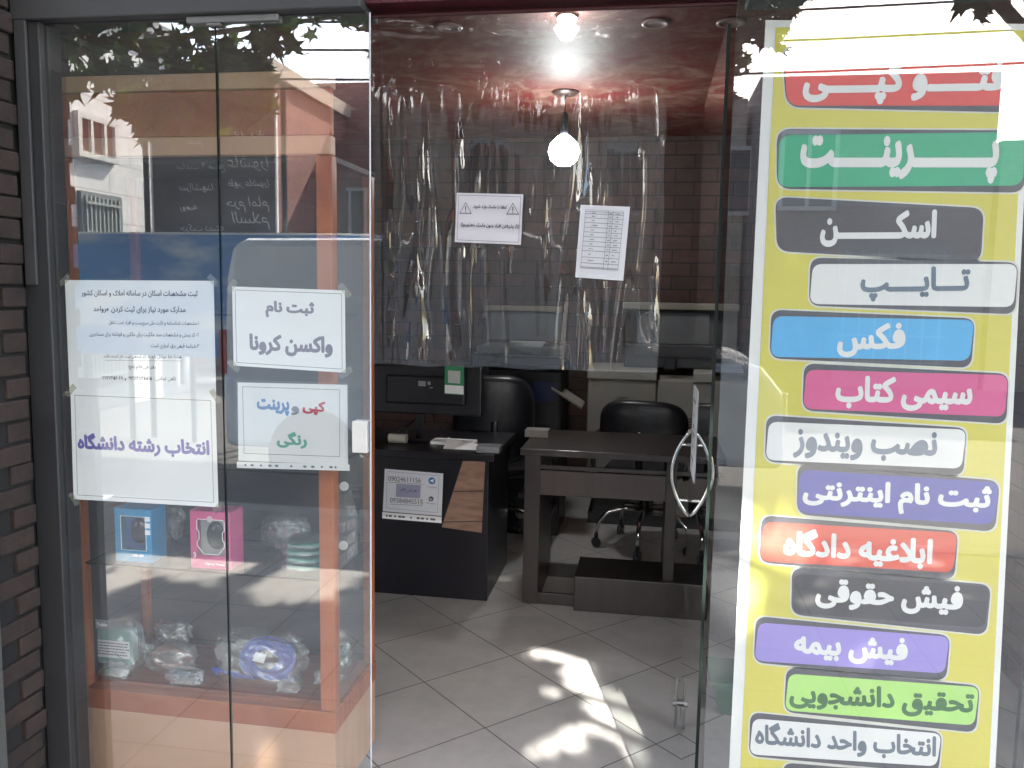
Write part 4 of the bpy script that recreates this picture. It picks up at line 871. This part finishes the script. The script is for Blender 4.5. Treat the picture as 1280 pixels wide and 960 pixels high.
q = MB(); q.lathe([(.001, -.17), (.04, -.165), (.074, -.135), (.088, -.09), (.075, -.045), (.036, -.008), (.024, .0)], (-.515, 2.8, 2.364), 24); build('bulb', q, M_BULB, pe, smooth=True)
l = lamp_light((0, 0, 0), 1.1, .07); l.parent = pe; l.location = (0, -.0, -.42)
ce = thing('ceiling_light', (-.376, 1.5, ZC), 'lit tulip shade ceiling lamp near the doorway beam', 'lamp', 'lit ceiling lamps')
q = MB(); q.lathe([(0, -.012), (.04, -.010), (.05, -.001)], (-.376, 1.5, ZC), 24); build('ceiling_plate', q, M_STEEL, ce, smooth=True)
M_SHADE = mat('lit frosted glass', (.9, .9, .9), .3, emit=(1, .97, .88), es=1.1)
for (r0, r1, z0, z1) in ((.038, .026, 2.588, 2.556), (.048, .022, 2.552, 2.505)):
    q = MB(); n = 40; vs = []
    for j in range(6):
        t_ = j/5
        for k in range(n):
            a = 2*math.pi*k/n; r_ = r0+(r1-r0)*t_**1.4; r_ *= 1+.10*(1-t_)*math.cos(a*8)
            vs.append((-.376+r_*math.cos(a), 1.5+r_*math.sin(a), z0+(z1-z0)*t_))
    q.add(vs, [(j*n+k, j*n+(k+1) % n, (j+1)*n+(k+1) % n, (j+1)*n+k) for j in range(5) for k in range(n)]+[tuple(range(5*n, 6*n))])
    build('tulip_shade', q, M_SHADE, ce, smooth=True)
l = lamp_light((0, 0, 0), .16, .04); l.parent = ce; l.location = (0, 0, -.13)
for i, (x, y, d) in enumerate(((820, 28, 'the middle one, right of the tulip lamp'), (561, 33, 'leftmost of the three, above the curtain'), (914, 27, 'rightmost of the three, by the door edge'))):
    g = G(x, y, ZC); q = MB(); q.lathe([(.0, -.004), (.040, -.005), (.044, -.010), (.058, -.008), (.060, -.001)], g, 28)
    build('downlight', q, mat('unlit downlight', (.34, .25, .24), .4), smooth=True, label='round unlit ceiling spot, '+d, cat='ceiling light', group='unlit ceiling spots')

# ================================================================ STREET OPPOSITE (seen mirrored in the glass)
def facade(nm, x0, x1, yf, z1, m, label, wins=(), depth=6, cornice=None, door=None, yaw=None):
    o = thing(nm, ((x0+x1)/2, yf-depth/2, -.15), label, 'building')
    part('wall', lambda q: q.box((x0, yf-depth, -.15), (x1, yf, z1)), m, o)
    if cornice: part('cornice', lambda q: q.box((x0-.1, yf-depth, z1+.002), (x1+.1, yf+.25, z1+.30)), cornice, o)
    for (a, b_, c, d) in wins:
        f_ = part('window', lambda q: [q.box((a, yf+.003, c), (a+.07, yf+.09, d)), q.box((b_-.07, yf+.003, c), (b_, yf+.09, d)), q.box((a+.07, yf+.003, c), (b_-.07, yf+.09, c+.07)), q.box((a+.07, yf+.003, d-.07), (b_-.07, yf+.09, d)), q.box(((a+b_)/2-.03, yf+.003, c+.07), ((a+b_)/2+.03, yf+.08, d-.07))], mat('window frame paint', (.55, .55, .52), .5), o)
        part('window_glass', lambda q: q.box((a+.07, yf+.004, c+.07), (b_-.07, yf+.03, d-.07)), mat('dark window', (.03, .04, .05), .08), f_)
    if door:
        a, b_, d = door; f_ = part('door', lambda q: q.box((a, yf+.003, -.14), (b_, yf+.08, d)), mat('grey metal door', (.16, .18, .18), .5), o)
        q = MB()
        for k in range(7): xx = a+(b_-a)*(k+.5)/7; q.box((xx-.012, yf+.081, .2), (xx+.012, yf+.10, d-.1))
        for k in range(5): zz = .3+(d-.5)*k/4; q.box((a+.05, yf+.101, zz), (b_-.05, yf+.115, zz+.03))
        build('grille', q, mat('iron grille', (.30, .32, .30), .5), f_)
    return o
BR_R = brick('red brick house', (.30, .10, .07), (.24, .08, .055), (.20, .17, .15), .24, .08, (0, 2), mortar=.08, bump=.2)
BR_Y = brick('buff brick house', (.42, .34, .26), (.38, .30, .23), (.3, .27, .24), .24, .08, (0, 2), mortar=.08, bump=.2)
BR_G = brick('grey brick house', (.20, .17, .16), (.16, .14, .13), (.12, .11, .1), .24, .08, (0, 2), mortar=.08, bump=.2)
ST_W = brick('pale stone wall', (.68, .67, .64), (.62, .61, .59), (.40, .39, .38), .9, .38, (1, 2), mortar=.025, bump=.2, blotch=.12)
# side wall building reaching towards the street (x = -7 face)
sw = thing('stone_house', (-9, -8, -.15), 'pale stone house across the street, mirrored at the far left of the glass', 'building')
part('wall', lambda q: q.box((-13, -9.9, -.15), (-7, -4.6, 4.9)), ST_W, sw)
part('parapet', lambda q: q.box((-13.1, -10.0, 4.902), (-6.9, -4.5, 5.1)), mat('parapet grey', (.25, .25, .25), .7), sw)
def side_win(y0, y1, z0, z1, n):
    f_ = part('window', lambda q: [q.box((-6.997, y0, z0), (-6.93, y0+.07, z1)), q.box((-6.997, y1-.07, z0), (-6.93, y1, z1)), q.box((-6.997, y0+.07, z0), (-6.93, y1-.07, z0+.07)), q.box((-6.997, y0+.07, z1-.07), (-6.93, y1-.07, z1))]+[q.box((-6.997, y0+(y1-y0)*k/n-.025, z0+.07), (-6.93, y0+(y1-y0)*k/n+.025, z1-.07)) for k in range(1, n)], mat('window frame paint', (.55, .55, .52), .5), sw)
    part('window_glass', lambda q: q.box((-6.996, y0+.07, z0+.07), (-6.97, y1-.07, z1-.07)), mat('dark red curtain window', (.16, .05, .05), .15), f_)
w0, w1 = SX(92, 168, -7), SX(142, 172, -7); side_win(w1.y, w0.y, SX(92, 194, -7).z, SX(92, 138, -7).z, 3)
w0, w1 = SX(97, 270, -7), SX(148, 270, -7); DA, DB, DT = w1.y, w0.y, SX(97, 238, -7).z
f_ = part('door', lambda q: q.box((-6.997, DA, -.14), (-6.94, DB, DT)), mat('grey metal door', (.16, .18, .18), .5), sw)
q = MB()
for k in range(9): yy = DA+.08+(DB-DA-.16)*k/8; q.box((-6.938, yy-.012, .2), (-6.92, yy+.012, DT-.05))
for k in range(7): zz = .3+(DT-.45)*k/6; q.box((-6.918, DA+.05, zz), (-6.90, DB-.05, zz+.03))
build('grille', q, mat('iron grille', (.34, .36, .34), .5), f_)
q = MB()
for k in range(14): q.box((-7.9+.05, -6.0-k*.12, 5.12), (-7.5, -6.0-k*.12-.05, 6.1))
build('louvre', q, mat('louvre metal', (.45, .45, .43), .5), sw)
part('drainpipe', lambda q: q.tube([(-6.93, -9.6, 0), (-6.93, -9.6, 4.9)], .05, 10), mat('pipe grey', (.4, .42, .42), .5), sw)
xB0, xB1 = S(187, 200, 14).x, S(344, 200, 14).x
facade('brick_house', xB0-3, xB1, -14, 5.55, BR_R, 'red brick shop house with flat cornice, mirrored behind the banner', wins=((xB0+.2, xB0+1.6, 3.3, 4.6), (xB1-1.6, xB1-.4, 3.3, 4.6)), cornice=mat('cornice stone', (.42, .32, .24), .7), door=(xB0+1.2, xB0+2.6, 2.4))
xC1 = S(470, 200, 18).x
facade('brick_house', xB1-3, xC1+.8, -18, 5.75, BR_R, 'farther red brick house with rooftop clutter, mirrored by the doorway', wins=((xC1-2.6, xC1-1.6, 2.6, 3.9), (xC1-1.1, xC1-.2, 2.6, 3.9)), cornice=None, door=(xC1-2.4, xC1-1.2, 2.2))
q = MB(); q.box((xC1-2.4, -20, 5.752), (xC1+.4, -18.4, 6.5)); build('roof_shed', q, BR_R, label='small brick shed on the roof of the farther red brick house', cat='shed')
xD0, xD1 = S(958, 100, 14).x, S(1252, 100, 14).x
facade('buff_house', xC1+.9, xD0-.2, -15, 5.2, BR_Y, 'buff brick house mirrored behind the plastic curtain', wins=((-4, -2.8, 3, 4.3), (-1.5, -.2, 3, 4.3), (1.2, 2.4, 3, 4.3)), door=(-2.4, -1.2, 2.3))
facade('low_shop', xD0-.1, xD1, -14, 5.35, BR_G, 'grey brick house mirrored on the yellow poster', wins=((xD0+.3, xD0+1.3, 3, 4.4),), door=(xD0+1.4, xD1-.6, 2.4))
facade('buff_house', xD1+.1, xD1+7, -14, 4.2, BR_Y, 'buff brick house right of the grey one across the street', wins=((xD1+1, xD1+2.2, 2.6, 3.6),), door=(xD1+3, xD1+4.2, 2.3))
# mourning banner and sky-print hoarding
a, b_ = S(188, 120, 6.15), S(346, 345, 6.15)
bn = thing('street_banner', ((a.x+b_.x)/2, -6.15, -.15), 'dark hanging banner with white handwritten Persian lines, mirrored in the glass', 'banner')
part('cloth', lambda q: q.box((a.x, -6.17, 1.62), (b_.x, -6.15, a.z)), mat('banner grey', (.10, .09, .10), .8, var=.2), bn)
part('edge_tape', lambda q: [q.box((a.x-.018, -6.18, 1.62), (a.x-.001, -6.14, a.z)), q.box((b_.x+.001, -6.18, 1.62), (b_.x+.018, -6.14, a.z))], M_PAPER, bn)
part('pole', lambda q: [q.tube([(a.x-.08, -6.16, -.15), (a.x-.08, -6.16, a.z+.1)], .03, 8), q.tube([(b_.x+.09, -6.16, -.15), (b_.x+.09, -6.16, a.z+.1)], .03, 8)], M_GREYF, bn)
zs = a.z
LN = (('۱۴۰۲', .80, .93, .04), ('عاشورا', .62, .95, .30), ('ساعت ۹ صبح', .20, .60, .32), ('ظهر عاشورا', .62, .95, .40), ('سرالشهدا', .22, .50, .42), ('حرم امام', .60, .95, .50), ('روضه', .22, .36, .52), ('السلام', .64, .95, .58), ('حرکت دسته', .22, .58, .62), ('ساعت ۱۰ صبح', .60, .95, .68), ('خیابان', .25, .5, .72), ('امام', .3, .42, .20), ('هیئت', .3, .55, .12), ('مسجد', .68, .92, .16))
for t_, u0, u1, v in LN:
    zc_ = a.z-(a.z-1.62)*(v+.03)*1.15
    # the cloth faces the shop (+y), so its text runs right-to-left seen from the shop: x decreases to the reader's right
    lettering(t_, mat('banner white', (.75, .75, .75), .7), bn, (b_.x-(b_.x-a.x)*(1-u1), -6.15, zc_), (b_.x-(b_.x-a.x)*(1-u0), -6.15, zc_), nrm=(0, 1, 0), bold=.0, italic=.25, res=2, lift=.004)
a, b_ = S(56, 293, 6), S(520, 352, 6)
mcl, t, b0 = _new('painted clouds'); N = t.nodes.new; L = t.links.new
tc = N('ShaderNodeTexCoord'); mp = N('ShaderNodeMapping'); mp.inputs['Scale'].default_value = (1.1, 1, 3.2); nz = N('ShaderNodeTexNoise'); nz.inputs['Scale'].default_value = .9; nz.inputs['Detail'].default_value = 7
cr = N('ShaderNodeValToRGB'); cr.color_ramp.elements[0].position = .5; cr.color_ramp.elements[0].color = (.02, .20, .50, 1); cr.color_ramp.elements[1].position = .66; cr.color_ramp.elements[1].color = (.60, .62, .66, 1)
L(tc.outputs['Object'], mp.inputs[0]); L(mp.outputs[0], nz.inputs['Vector']); L(nz.outputs['Fac'], cr.inputs[0]); L(cr.outputs[0], b0.inputs['Base Color'])
hb = thing('hoarding', ((a.x+b_.x)/2, -6, -.15), 'long blue street hoarding painted with white clouds, mirrored below the banner', 'hoarding')
part('panel', lambda q: q.box((a.x, -6.04, .75), (b_.x, -6, a.z+.01)), mcl, hb); part('top_rail', lambda q: q.box((a.x, -6.045, a.z+.011), (b_.x, -5.99, a.z+.03)), mat('white rail', (.7, .7, .7), .4), hb)
part('leg', lambda q: [q.box((x, -6.03, -.15), (x+.05, -6.0, .749)) for x in [a.x+.2+k*(b_.x-a.x-.5)/5 for k in range(6)]], M_GREYF, hb)

# white van parked at the kerb
a = S(284, 330, 4.2)
vx0, vy1 = a.x, -4.1
van = thing('parked_van', (vx0+2.0, -5, -.15), 'white van parked at the kerb, mirrored in the window between the notices', 'van')
M_VAN = mat('white car paint', (.72, .73, .75), .25, var=.02, coat=.6)
prof = [(0, .22), (-.02, .7), (.03, 1.55), (.08, 1.80), (.2, 1.86), (2.6, 1.88), (2.85, 1.80), (3.45, 1.18), (4.1, .98), (4.25, .80), (4.28, .25)]
q = MB(); q.slab([(vx0+x, vy1, z_) for x, z_ in prof], (0, -1.65, 0)); vb = build('body', q, M_VAN, van, bevel=.06)
part('side_window', lambda q: q.slab([(vx0+2.45, vy1+.004, 1.12), (vx0+3.32, vy1+.004, 1.12), (vx0+2.86, vy1+.004, 1.60), (vx0+2.45, vy1+.004, 1.60)], (0, .006, 0)), mat('car glass', (.02, .025, .03), .05), van)
part('windscreen', lambda q: q.slab([(vx0+3.42, vy1-.10, 1.235), (vx0+3.42, vy1-1.55, 1.235), (vx0+2.92, vy1-1.48, 1.75), (vx0+2.92, vy1-.17, 1.75)], (.02, 0, .02)), MATS['car glass'], van)
for x in (.75, 3.45):
    for sd, y in ((1, vy1), (-1, vy1-1.65)):
        q = MB(); q.lathe([(.18, -.09), (.29, -.09), (.315, -.06), (.315, .06), (.29, .09), (.18, .09)], (vx0+x, y-sd*.075, .165), 32, 'y'); wh = build('wheel', q, mat('tyre rubber', (.02, .02, .02), .8), van)
        q = MB(); q.lathe([(0, -.03), (.06, -.03), (.08, -.01), (.15, -.015), (.185, .0), (.185, -.04)], (vx0+x, y+sd*.012, .165), 24, 'y'); build('hubcap', q, M_STEEL, wh)
part('wheel_arch', lambda q: [q.lathe([(.34, -.005), (.375, -.005), (.375, .012), (.34, .012)], (vx0+x, vy1+.003, .175), 32, 'y') for x in (.75, 3.45)], mat('arch plastic', (.03, .03, .03), .7), van)
part('headlight', lambda q: q.box((vx0+4.22, vy1-.38, .62), (vx0+4.29, vy1-.06, .80)), M_CHROME, van, bevel=.015)
part('headlight', lambda q: q.box((vx0+4.22, vy1-1.59, .62), (vx0+4.29, vy1-1.27, .80)), M_CHROME, van, bevel=.015)
part('tail_light', lambda q: q.box((vx0-.03, vy1-.10, .8), (vx0+.03, vy1+.006, 1.15)), mat('red lens', (.4, .02, .02), .2), van, bevel=.01)
part('door_seam', lambda q: [q.box((vx0+2.36, vy1+.001, .28), (vx0+2.37, vy1+.005, 1.72)), q.box((vx0+1.2, vy1+.001, .28), (vx0+1.21, vy1+.005, 1.72)), q.box((vx0+3.36, vy1+.001, .52), (vx0+3.37, vy1+.005, 1.12)), q.box((vx0+1.2, vy1+.001, 1.0), (vx0+2.36, vy1+.004, 1.012))], M_DGREY, van)
part('mirror', lambda q: q.box((vx0+3.2, vy1+.01, 1.10), (vx0+3.32, vy1+.20, 1.28)), M_VAN, van, bevel=.03)

# ---------------------------------------------------------------- plane trees
M_BARK = mat('plane tree bark', (.16, .13, .10), .9, var=.45, sc_=5, bump=.6)
ml, t, b0 = _new('plane tree leaf'); N = t.nodes.new; L = t.links.new
geo = N('ShaderNodeNewGeometry'); cr = N('ShaderNodeValToRGB'); e = cr.color_ramp.elements; e[0].color = (.028, .060, .014, 1); e[1].color = (.095, .15, .03, 1)
L(geo.outputs['Random Per Island'], cr.inputs[0]); L(cr.outputs[0], b0.inputs['Base Color']); b0.inputs['Roughness'].default_value = .5
tl_ = N('ShaderNodeBsdfTranslucent'); L(cr.outputs[0], tl_.inputs[0]); mx = N('ShaderNodeMixShader'); mx.inputs[0].default_value = .3
L(b0.outputs[0], mx.inputs[1]); L(tl_.outputs[0], mx.inputs[2]); L(mx.outputs[0], t.nodes['Material Output'].inputs[0])
LEAF = []
for k, (a_, r_) in enumerate(((-90, .18), (-62, .45), (-35, .80), (-22, .42), (5, .50), (18, .98), (32, .50), (60, .52), (72, .78), (80, .62), (90, 1.12), (100, .62), (108, .78), (120, .52), (148, .50), (162, .98), (175, .50), (202, .42), (215, .80), (242, .45))):
    LEAF.append((r_*math.cos(R(a_)), r_*math.sin(R(a_))))
# sun gaps: spots the photograph shows lit. (point, radius)
GAPS = [(G(700, 822), .055), (G(672, 816), .05), (G(735, 835), .065), (G(752, 873), .08), (G(722, 858), .05), (G(776, 893), .075), (G(820, 880), .05), (G(783, 886), .07), (G(765, 905), .07),
        (G(683, 927), .04), (G(672, 940), .04), (G(708, 920), .035), (G(838, 853), .035), (G(866, 898), .035), (G(800, 950), .04), (G(695, 868), .03),
        (P(340, 950, .15), .02),
        
        (Vector((-2.3, -2.2, 0)), .30), (Vector((-1.7, -2.0, 0)), .30), (Vector((-2.9, -2.6, 0)), .25), (Vector((-1.2, -2.3, 0)), .22), (Vector((-.8, -1.9, 0)), .15), (Vector((-3.6, -2.4, 0)), .2),
        (Vector((-1.9, -4.0, 1.0)), .35), (Vector((-1.3, -4.0, 1.2)), .3), (Vector((-2.5, -4.0, 1.1)), .3)]
def in_gap(p, half):
    for g, r_ in GAPS:
        d = p-g; t_ = d.dot(SUN_DIR)
        if t_ > 0 and (d-SUN_DIR*t_).length < r_*.8+half*.3: return True
    return False
# rays along which the photograph's mirrored sky stays open: keep leaves above these mirrored sight lines
def seen_mirrored(p):
    """position in the window's mirror image of a street point, in the photograph's frame"""
    q_ = Vector((p.x, -p.y, p.z))-CAM; d = q_.dot(fw)
    return (640+FPX*q_.dot(r2)/d, 480-FPX*q_.dot(u2)/d) if d > 0 else (9e3, 9e3)
def tree(loc, n, seed, label, crown, clear_low):
    rn = random.Random(seed); o = thing('plane_tree', loc, label, 'tree', 'plane trees along the kerb'); l = Vector(loc)
    q = MB(); pts = [l+Vector((.05*k*rn.uniform(-1, 1), .05*k*rn.uniform(-1, 1), k*.8)) for k in range(7)]
    q.tube(pts, [.20, .17, .155, .14, .12, .10, .07], 12); cx, cy_, cz, rx, ry, rz_ = crown; tips = []
    for k in range(26):
        b_ = pts[3+k % 4]; a = rn.uniform(0, 2*math.pi); rr = rn.uniform(.5, .95); tip = Vector((cx+rx*rr*math.cos(a), cy_+ry*rr*math.sin(a), cz+rz_*rn.uniform(-.7, .7)))
        midp = b_.lerp(tip, .5)+Vector((0, 0, .25)); q.tube([b_, midp, tip], [.05, .03, .008], 6); tips += [tip, midp]
    build('trunk', q, M_BARK, o, smooth=True)
    q = MB(); cnt = 0; cl = [Vector((cx+rx*rn.gauss(0, .5), cy_+ry*rn.gauss(0, .5), cz+rz_*rn.uniform(-.9, .9))) for _ in range(150)]
    while cnt < n:
        c0 = rn.choice(cl); p = c0+Vector((rn.gauss(0, .38), rn.gauss(0, .38), rn.gauss(0, .26))); s_ = rn.uniform(.075, .125); cnt += 1
        if abs((p.x-cx)/rx) > 1.1 or abs((p.y-cy_)/ry) > 1.1: continue
        if p.y > -1.0 or p.z < 3.0: continue
        if in_gap(p, s_): continue
        if clear_low(p): continue
        nrm = Vector((rn.gauss(0, .5), rn.gauss(0, .5)+.25, rn.uniform(.1, 1))).normalized(); e1 = nrm.cross(Vector((rn.gauss(0, 1), rn.gauss(0, 1), rn.gauss(0, 1)))).normalized(); e2 = nrm.cross(e1)
        b0_ = len(q.v); q.v += [p+(e1*x+e2*y)*s_+nrm*(.12*s_*(x*x+y*y)) for x, y in LEAF]; q.f.append(tuple(range(b0_, b0_+len(LEAF)))); q.mi.append(0)
    build('crown', q, ml, o, fixn=False); return o
def low(p):
    px_, py_ = seen_mirrored(p)
    if py_ < -30: return False
    if 40 < px_ < 1300:
        # outline of the hanging foliage
        lim = [(40, 105), (75, 118), (100, 125), (118, 105), (140, 140), (160, 165), (200, 176), (300, 172), (344, 166), (346, 50), (388, 72), (395, 20), (425, 15), (435, 45), (458, 48), (466, 30), (480, 150), (560, 175), (700, 160), (830, 172), (925, 140), (940, 40), (957, 62), (985, 50), (1000, 8), (1030, -12), (1205, -12), (1222, 22), (1245, 12), (1300, 0)]
        for (x0, y0), (x1, y1) in zip(lim, lim[1:]):
            if x0 <= px_ < x1:
                yl = y0+(y1-y0)*(px_-x0)/(x1-x0); return py_ > yl + 8*math.sin(px_*.9) - (10 if p.y < -6 else 0)
    return False
tree((-7.6, -3.4, -.15), 9500, 11, 'plane tree at the kerb whose leaves are mirrored at the upper left', (-3.2, -3.9, 5.0, 3.6, 2.6, 1.7), low)
def shade_leaves(n, x0, x1, z0, z1, seed):  # extra leaves out of view, set along the sun to shade shop and pavement
    rn = random.Random(seed); q = MB()
    for _ in range(n):
        T = Vector((rn.uniform(x0, x1), 0, rn.uniform(z0, z1))); h = rn.uniform(3.75, 6.3); p = T+SUN_DIR*((h-T.z)/SUN_DIR.z); s_ = rn.uniform(.08, .125)
        if p.y > -1 or in_gap(p, s_) or low(p): continue
        nrm = Vector((rn.gauss(0, .4), rn.gauss(0, .4)-.3, rn.uniform(.3, 1))).normalized(); e1 = nrm.cross(Vector((rn.gauss(0, 1), rn.gauss(0, 1), rn.gauss(0, 1)))).normalized(); e2 = nrm.cross(e1)
        b0_ = len(q.v); q.v += [p+(e1*x+e2*y)*s_+nrm*(.12*s_*(x*x+y*y)) for x, y in LEAF]; q.f.append(tuple(range(b0_, b0_+len(LEAF)))); q.mi.append(0)
    return q
build('crown', shade_leaves(8200, -3.0, -.4, -3.6, 2.7, 3), ml, [o for o in COL.objects if o.name == 'plane_tree'][0], fixn=False)  # added sun-blocking leaves, hung on the left tree
tree((2.9, -3.6, -.15), 8500, 12, 'plane tree at the kerb right of the doorway, over the poster', (2.2, -3.9, 5.2, 3.4, 2.6, 1.6), low)
build('crown', shade_leaves(8800, -.6, 2.4, -3.6, 2.7, 4), ml, bpy.data.objects['plane_tree.001'], fixn=False)  # added sun-blocking leaves, hung on the right tree
# a low hanging branch in front of the pale stone house
def branch(spec, seed):
    rn = random.Random(seed); q = MB()
    for (p0, p1, n) in spec:
        for _ in range(n):
            p = Vector(p0).lerp(Vector(p1), rn.random())+Vector((rn.gauss(0, .13), rn.gauss(0, .2), rn.gauss(0, .09))); s_ = rn.uniform(.10, .155)
            if low(p) or in_gap(p, s_): continue
            nrm = Vector((rn.gauss(0, .4), 1, rn.gauss(0, .5))).normalized(); e1 = nrm.cross(Vector((rn.gauss(0, 1), 0, rn.gauss(0, 1)))).normalized(); e2 = nrm.cross(e1)
            b0_ = len(q.v); q.v += [p+(e1*x+e2*y)*s_+nrm*(.12*s_*(x*x+y*y)) for x, y in LEAF]; q.f.append(tuple(range(b0_, b0_+len(LEAF)))); q.mi.append(0)
    return q
tr0 = [o for o in COL.objects if o.name == 'plane_tree'][0]
A1 = [(S(62, 50, 3.6), S(110, 80, 3.6), 22), (S(60, 90, 3.6), S(110, 105, 3.6), 18), (S(110, 60, 3.8), S(190, 40, 3.8), 16), (S(130, 100, 3.8), S(200, 130, 3.8), 34), (S(160, 140, 3.8), S(260, 155, 3.8), 44), (S(230, 150, 3.8), S(345, 145, 3.8), 46), (S(190, 90, 3.8), S(270, 100, 3.8), 34), (S(260, 60, 3.6), S(300, 105, 3.6), 26), (S(290, 100, 3.8), S(345, 115, 3.8), 34), (S(330, 40, 3.6), S(378, 62, 3.6), 16), (S(435, 15, 3.6), S(460, 30, 3.6), 9)]
build('low_branch', branch(A1, 5), ml, tr0, fixn=False)
q = MB()
for p0, p1, n in A1: q.tube([p0+Vector((-.4, -.2, .5)), p0, p0.lerp(p1, .5)+Vector((0, 0, .05)), p1], [.02, .015, .011, .004], 5)
build('twig', q, M_BARK, tr0, smooth=True)
A2 = [(S(x_, 30+20*math.sin(x_), 3.9), S(x_+70, 120+25*math.cos(x_*2), 3.9), 34) for x_ in range(480, 880, 45)]+[(S(500, 20, 4.4), S(915, 60, 4.4), 160), (S(960, 15, 3.8), S(985, 48, 3.8), 12), (S(1215, 5, 3.8), S(1240, 15, 3.8), 8)]
build('low_branch', branch(A2, 9), ml, bpy.data.objects['plane_tree.001'], fixn=False)
q = MB()
for x_ in range(490, 900, 80): q.tube([S(x_+40, -60, 4.2), S(x_+10, 20, 4.0), S(x_, 110, 3.9)], [.02, .012, .004], 5)
build('twig', q, M_BARK, bpy.data.objects['plane_tree.001'], smooth=True)
q = MB()
for k in range(3): q.tube([(-12+24*i/16, -6.2-.25*k, 4.0+.35*k-.5*math.sin(math.pi*i/16)) for i in range(17)], .012, 5)
build('overhead_wires', q, M_BLACKP, label='thin black overhead wires running along the street', cat='wires')
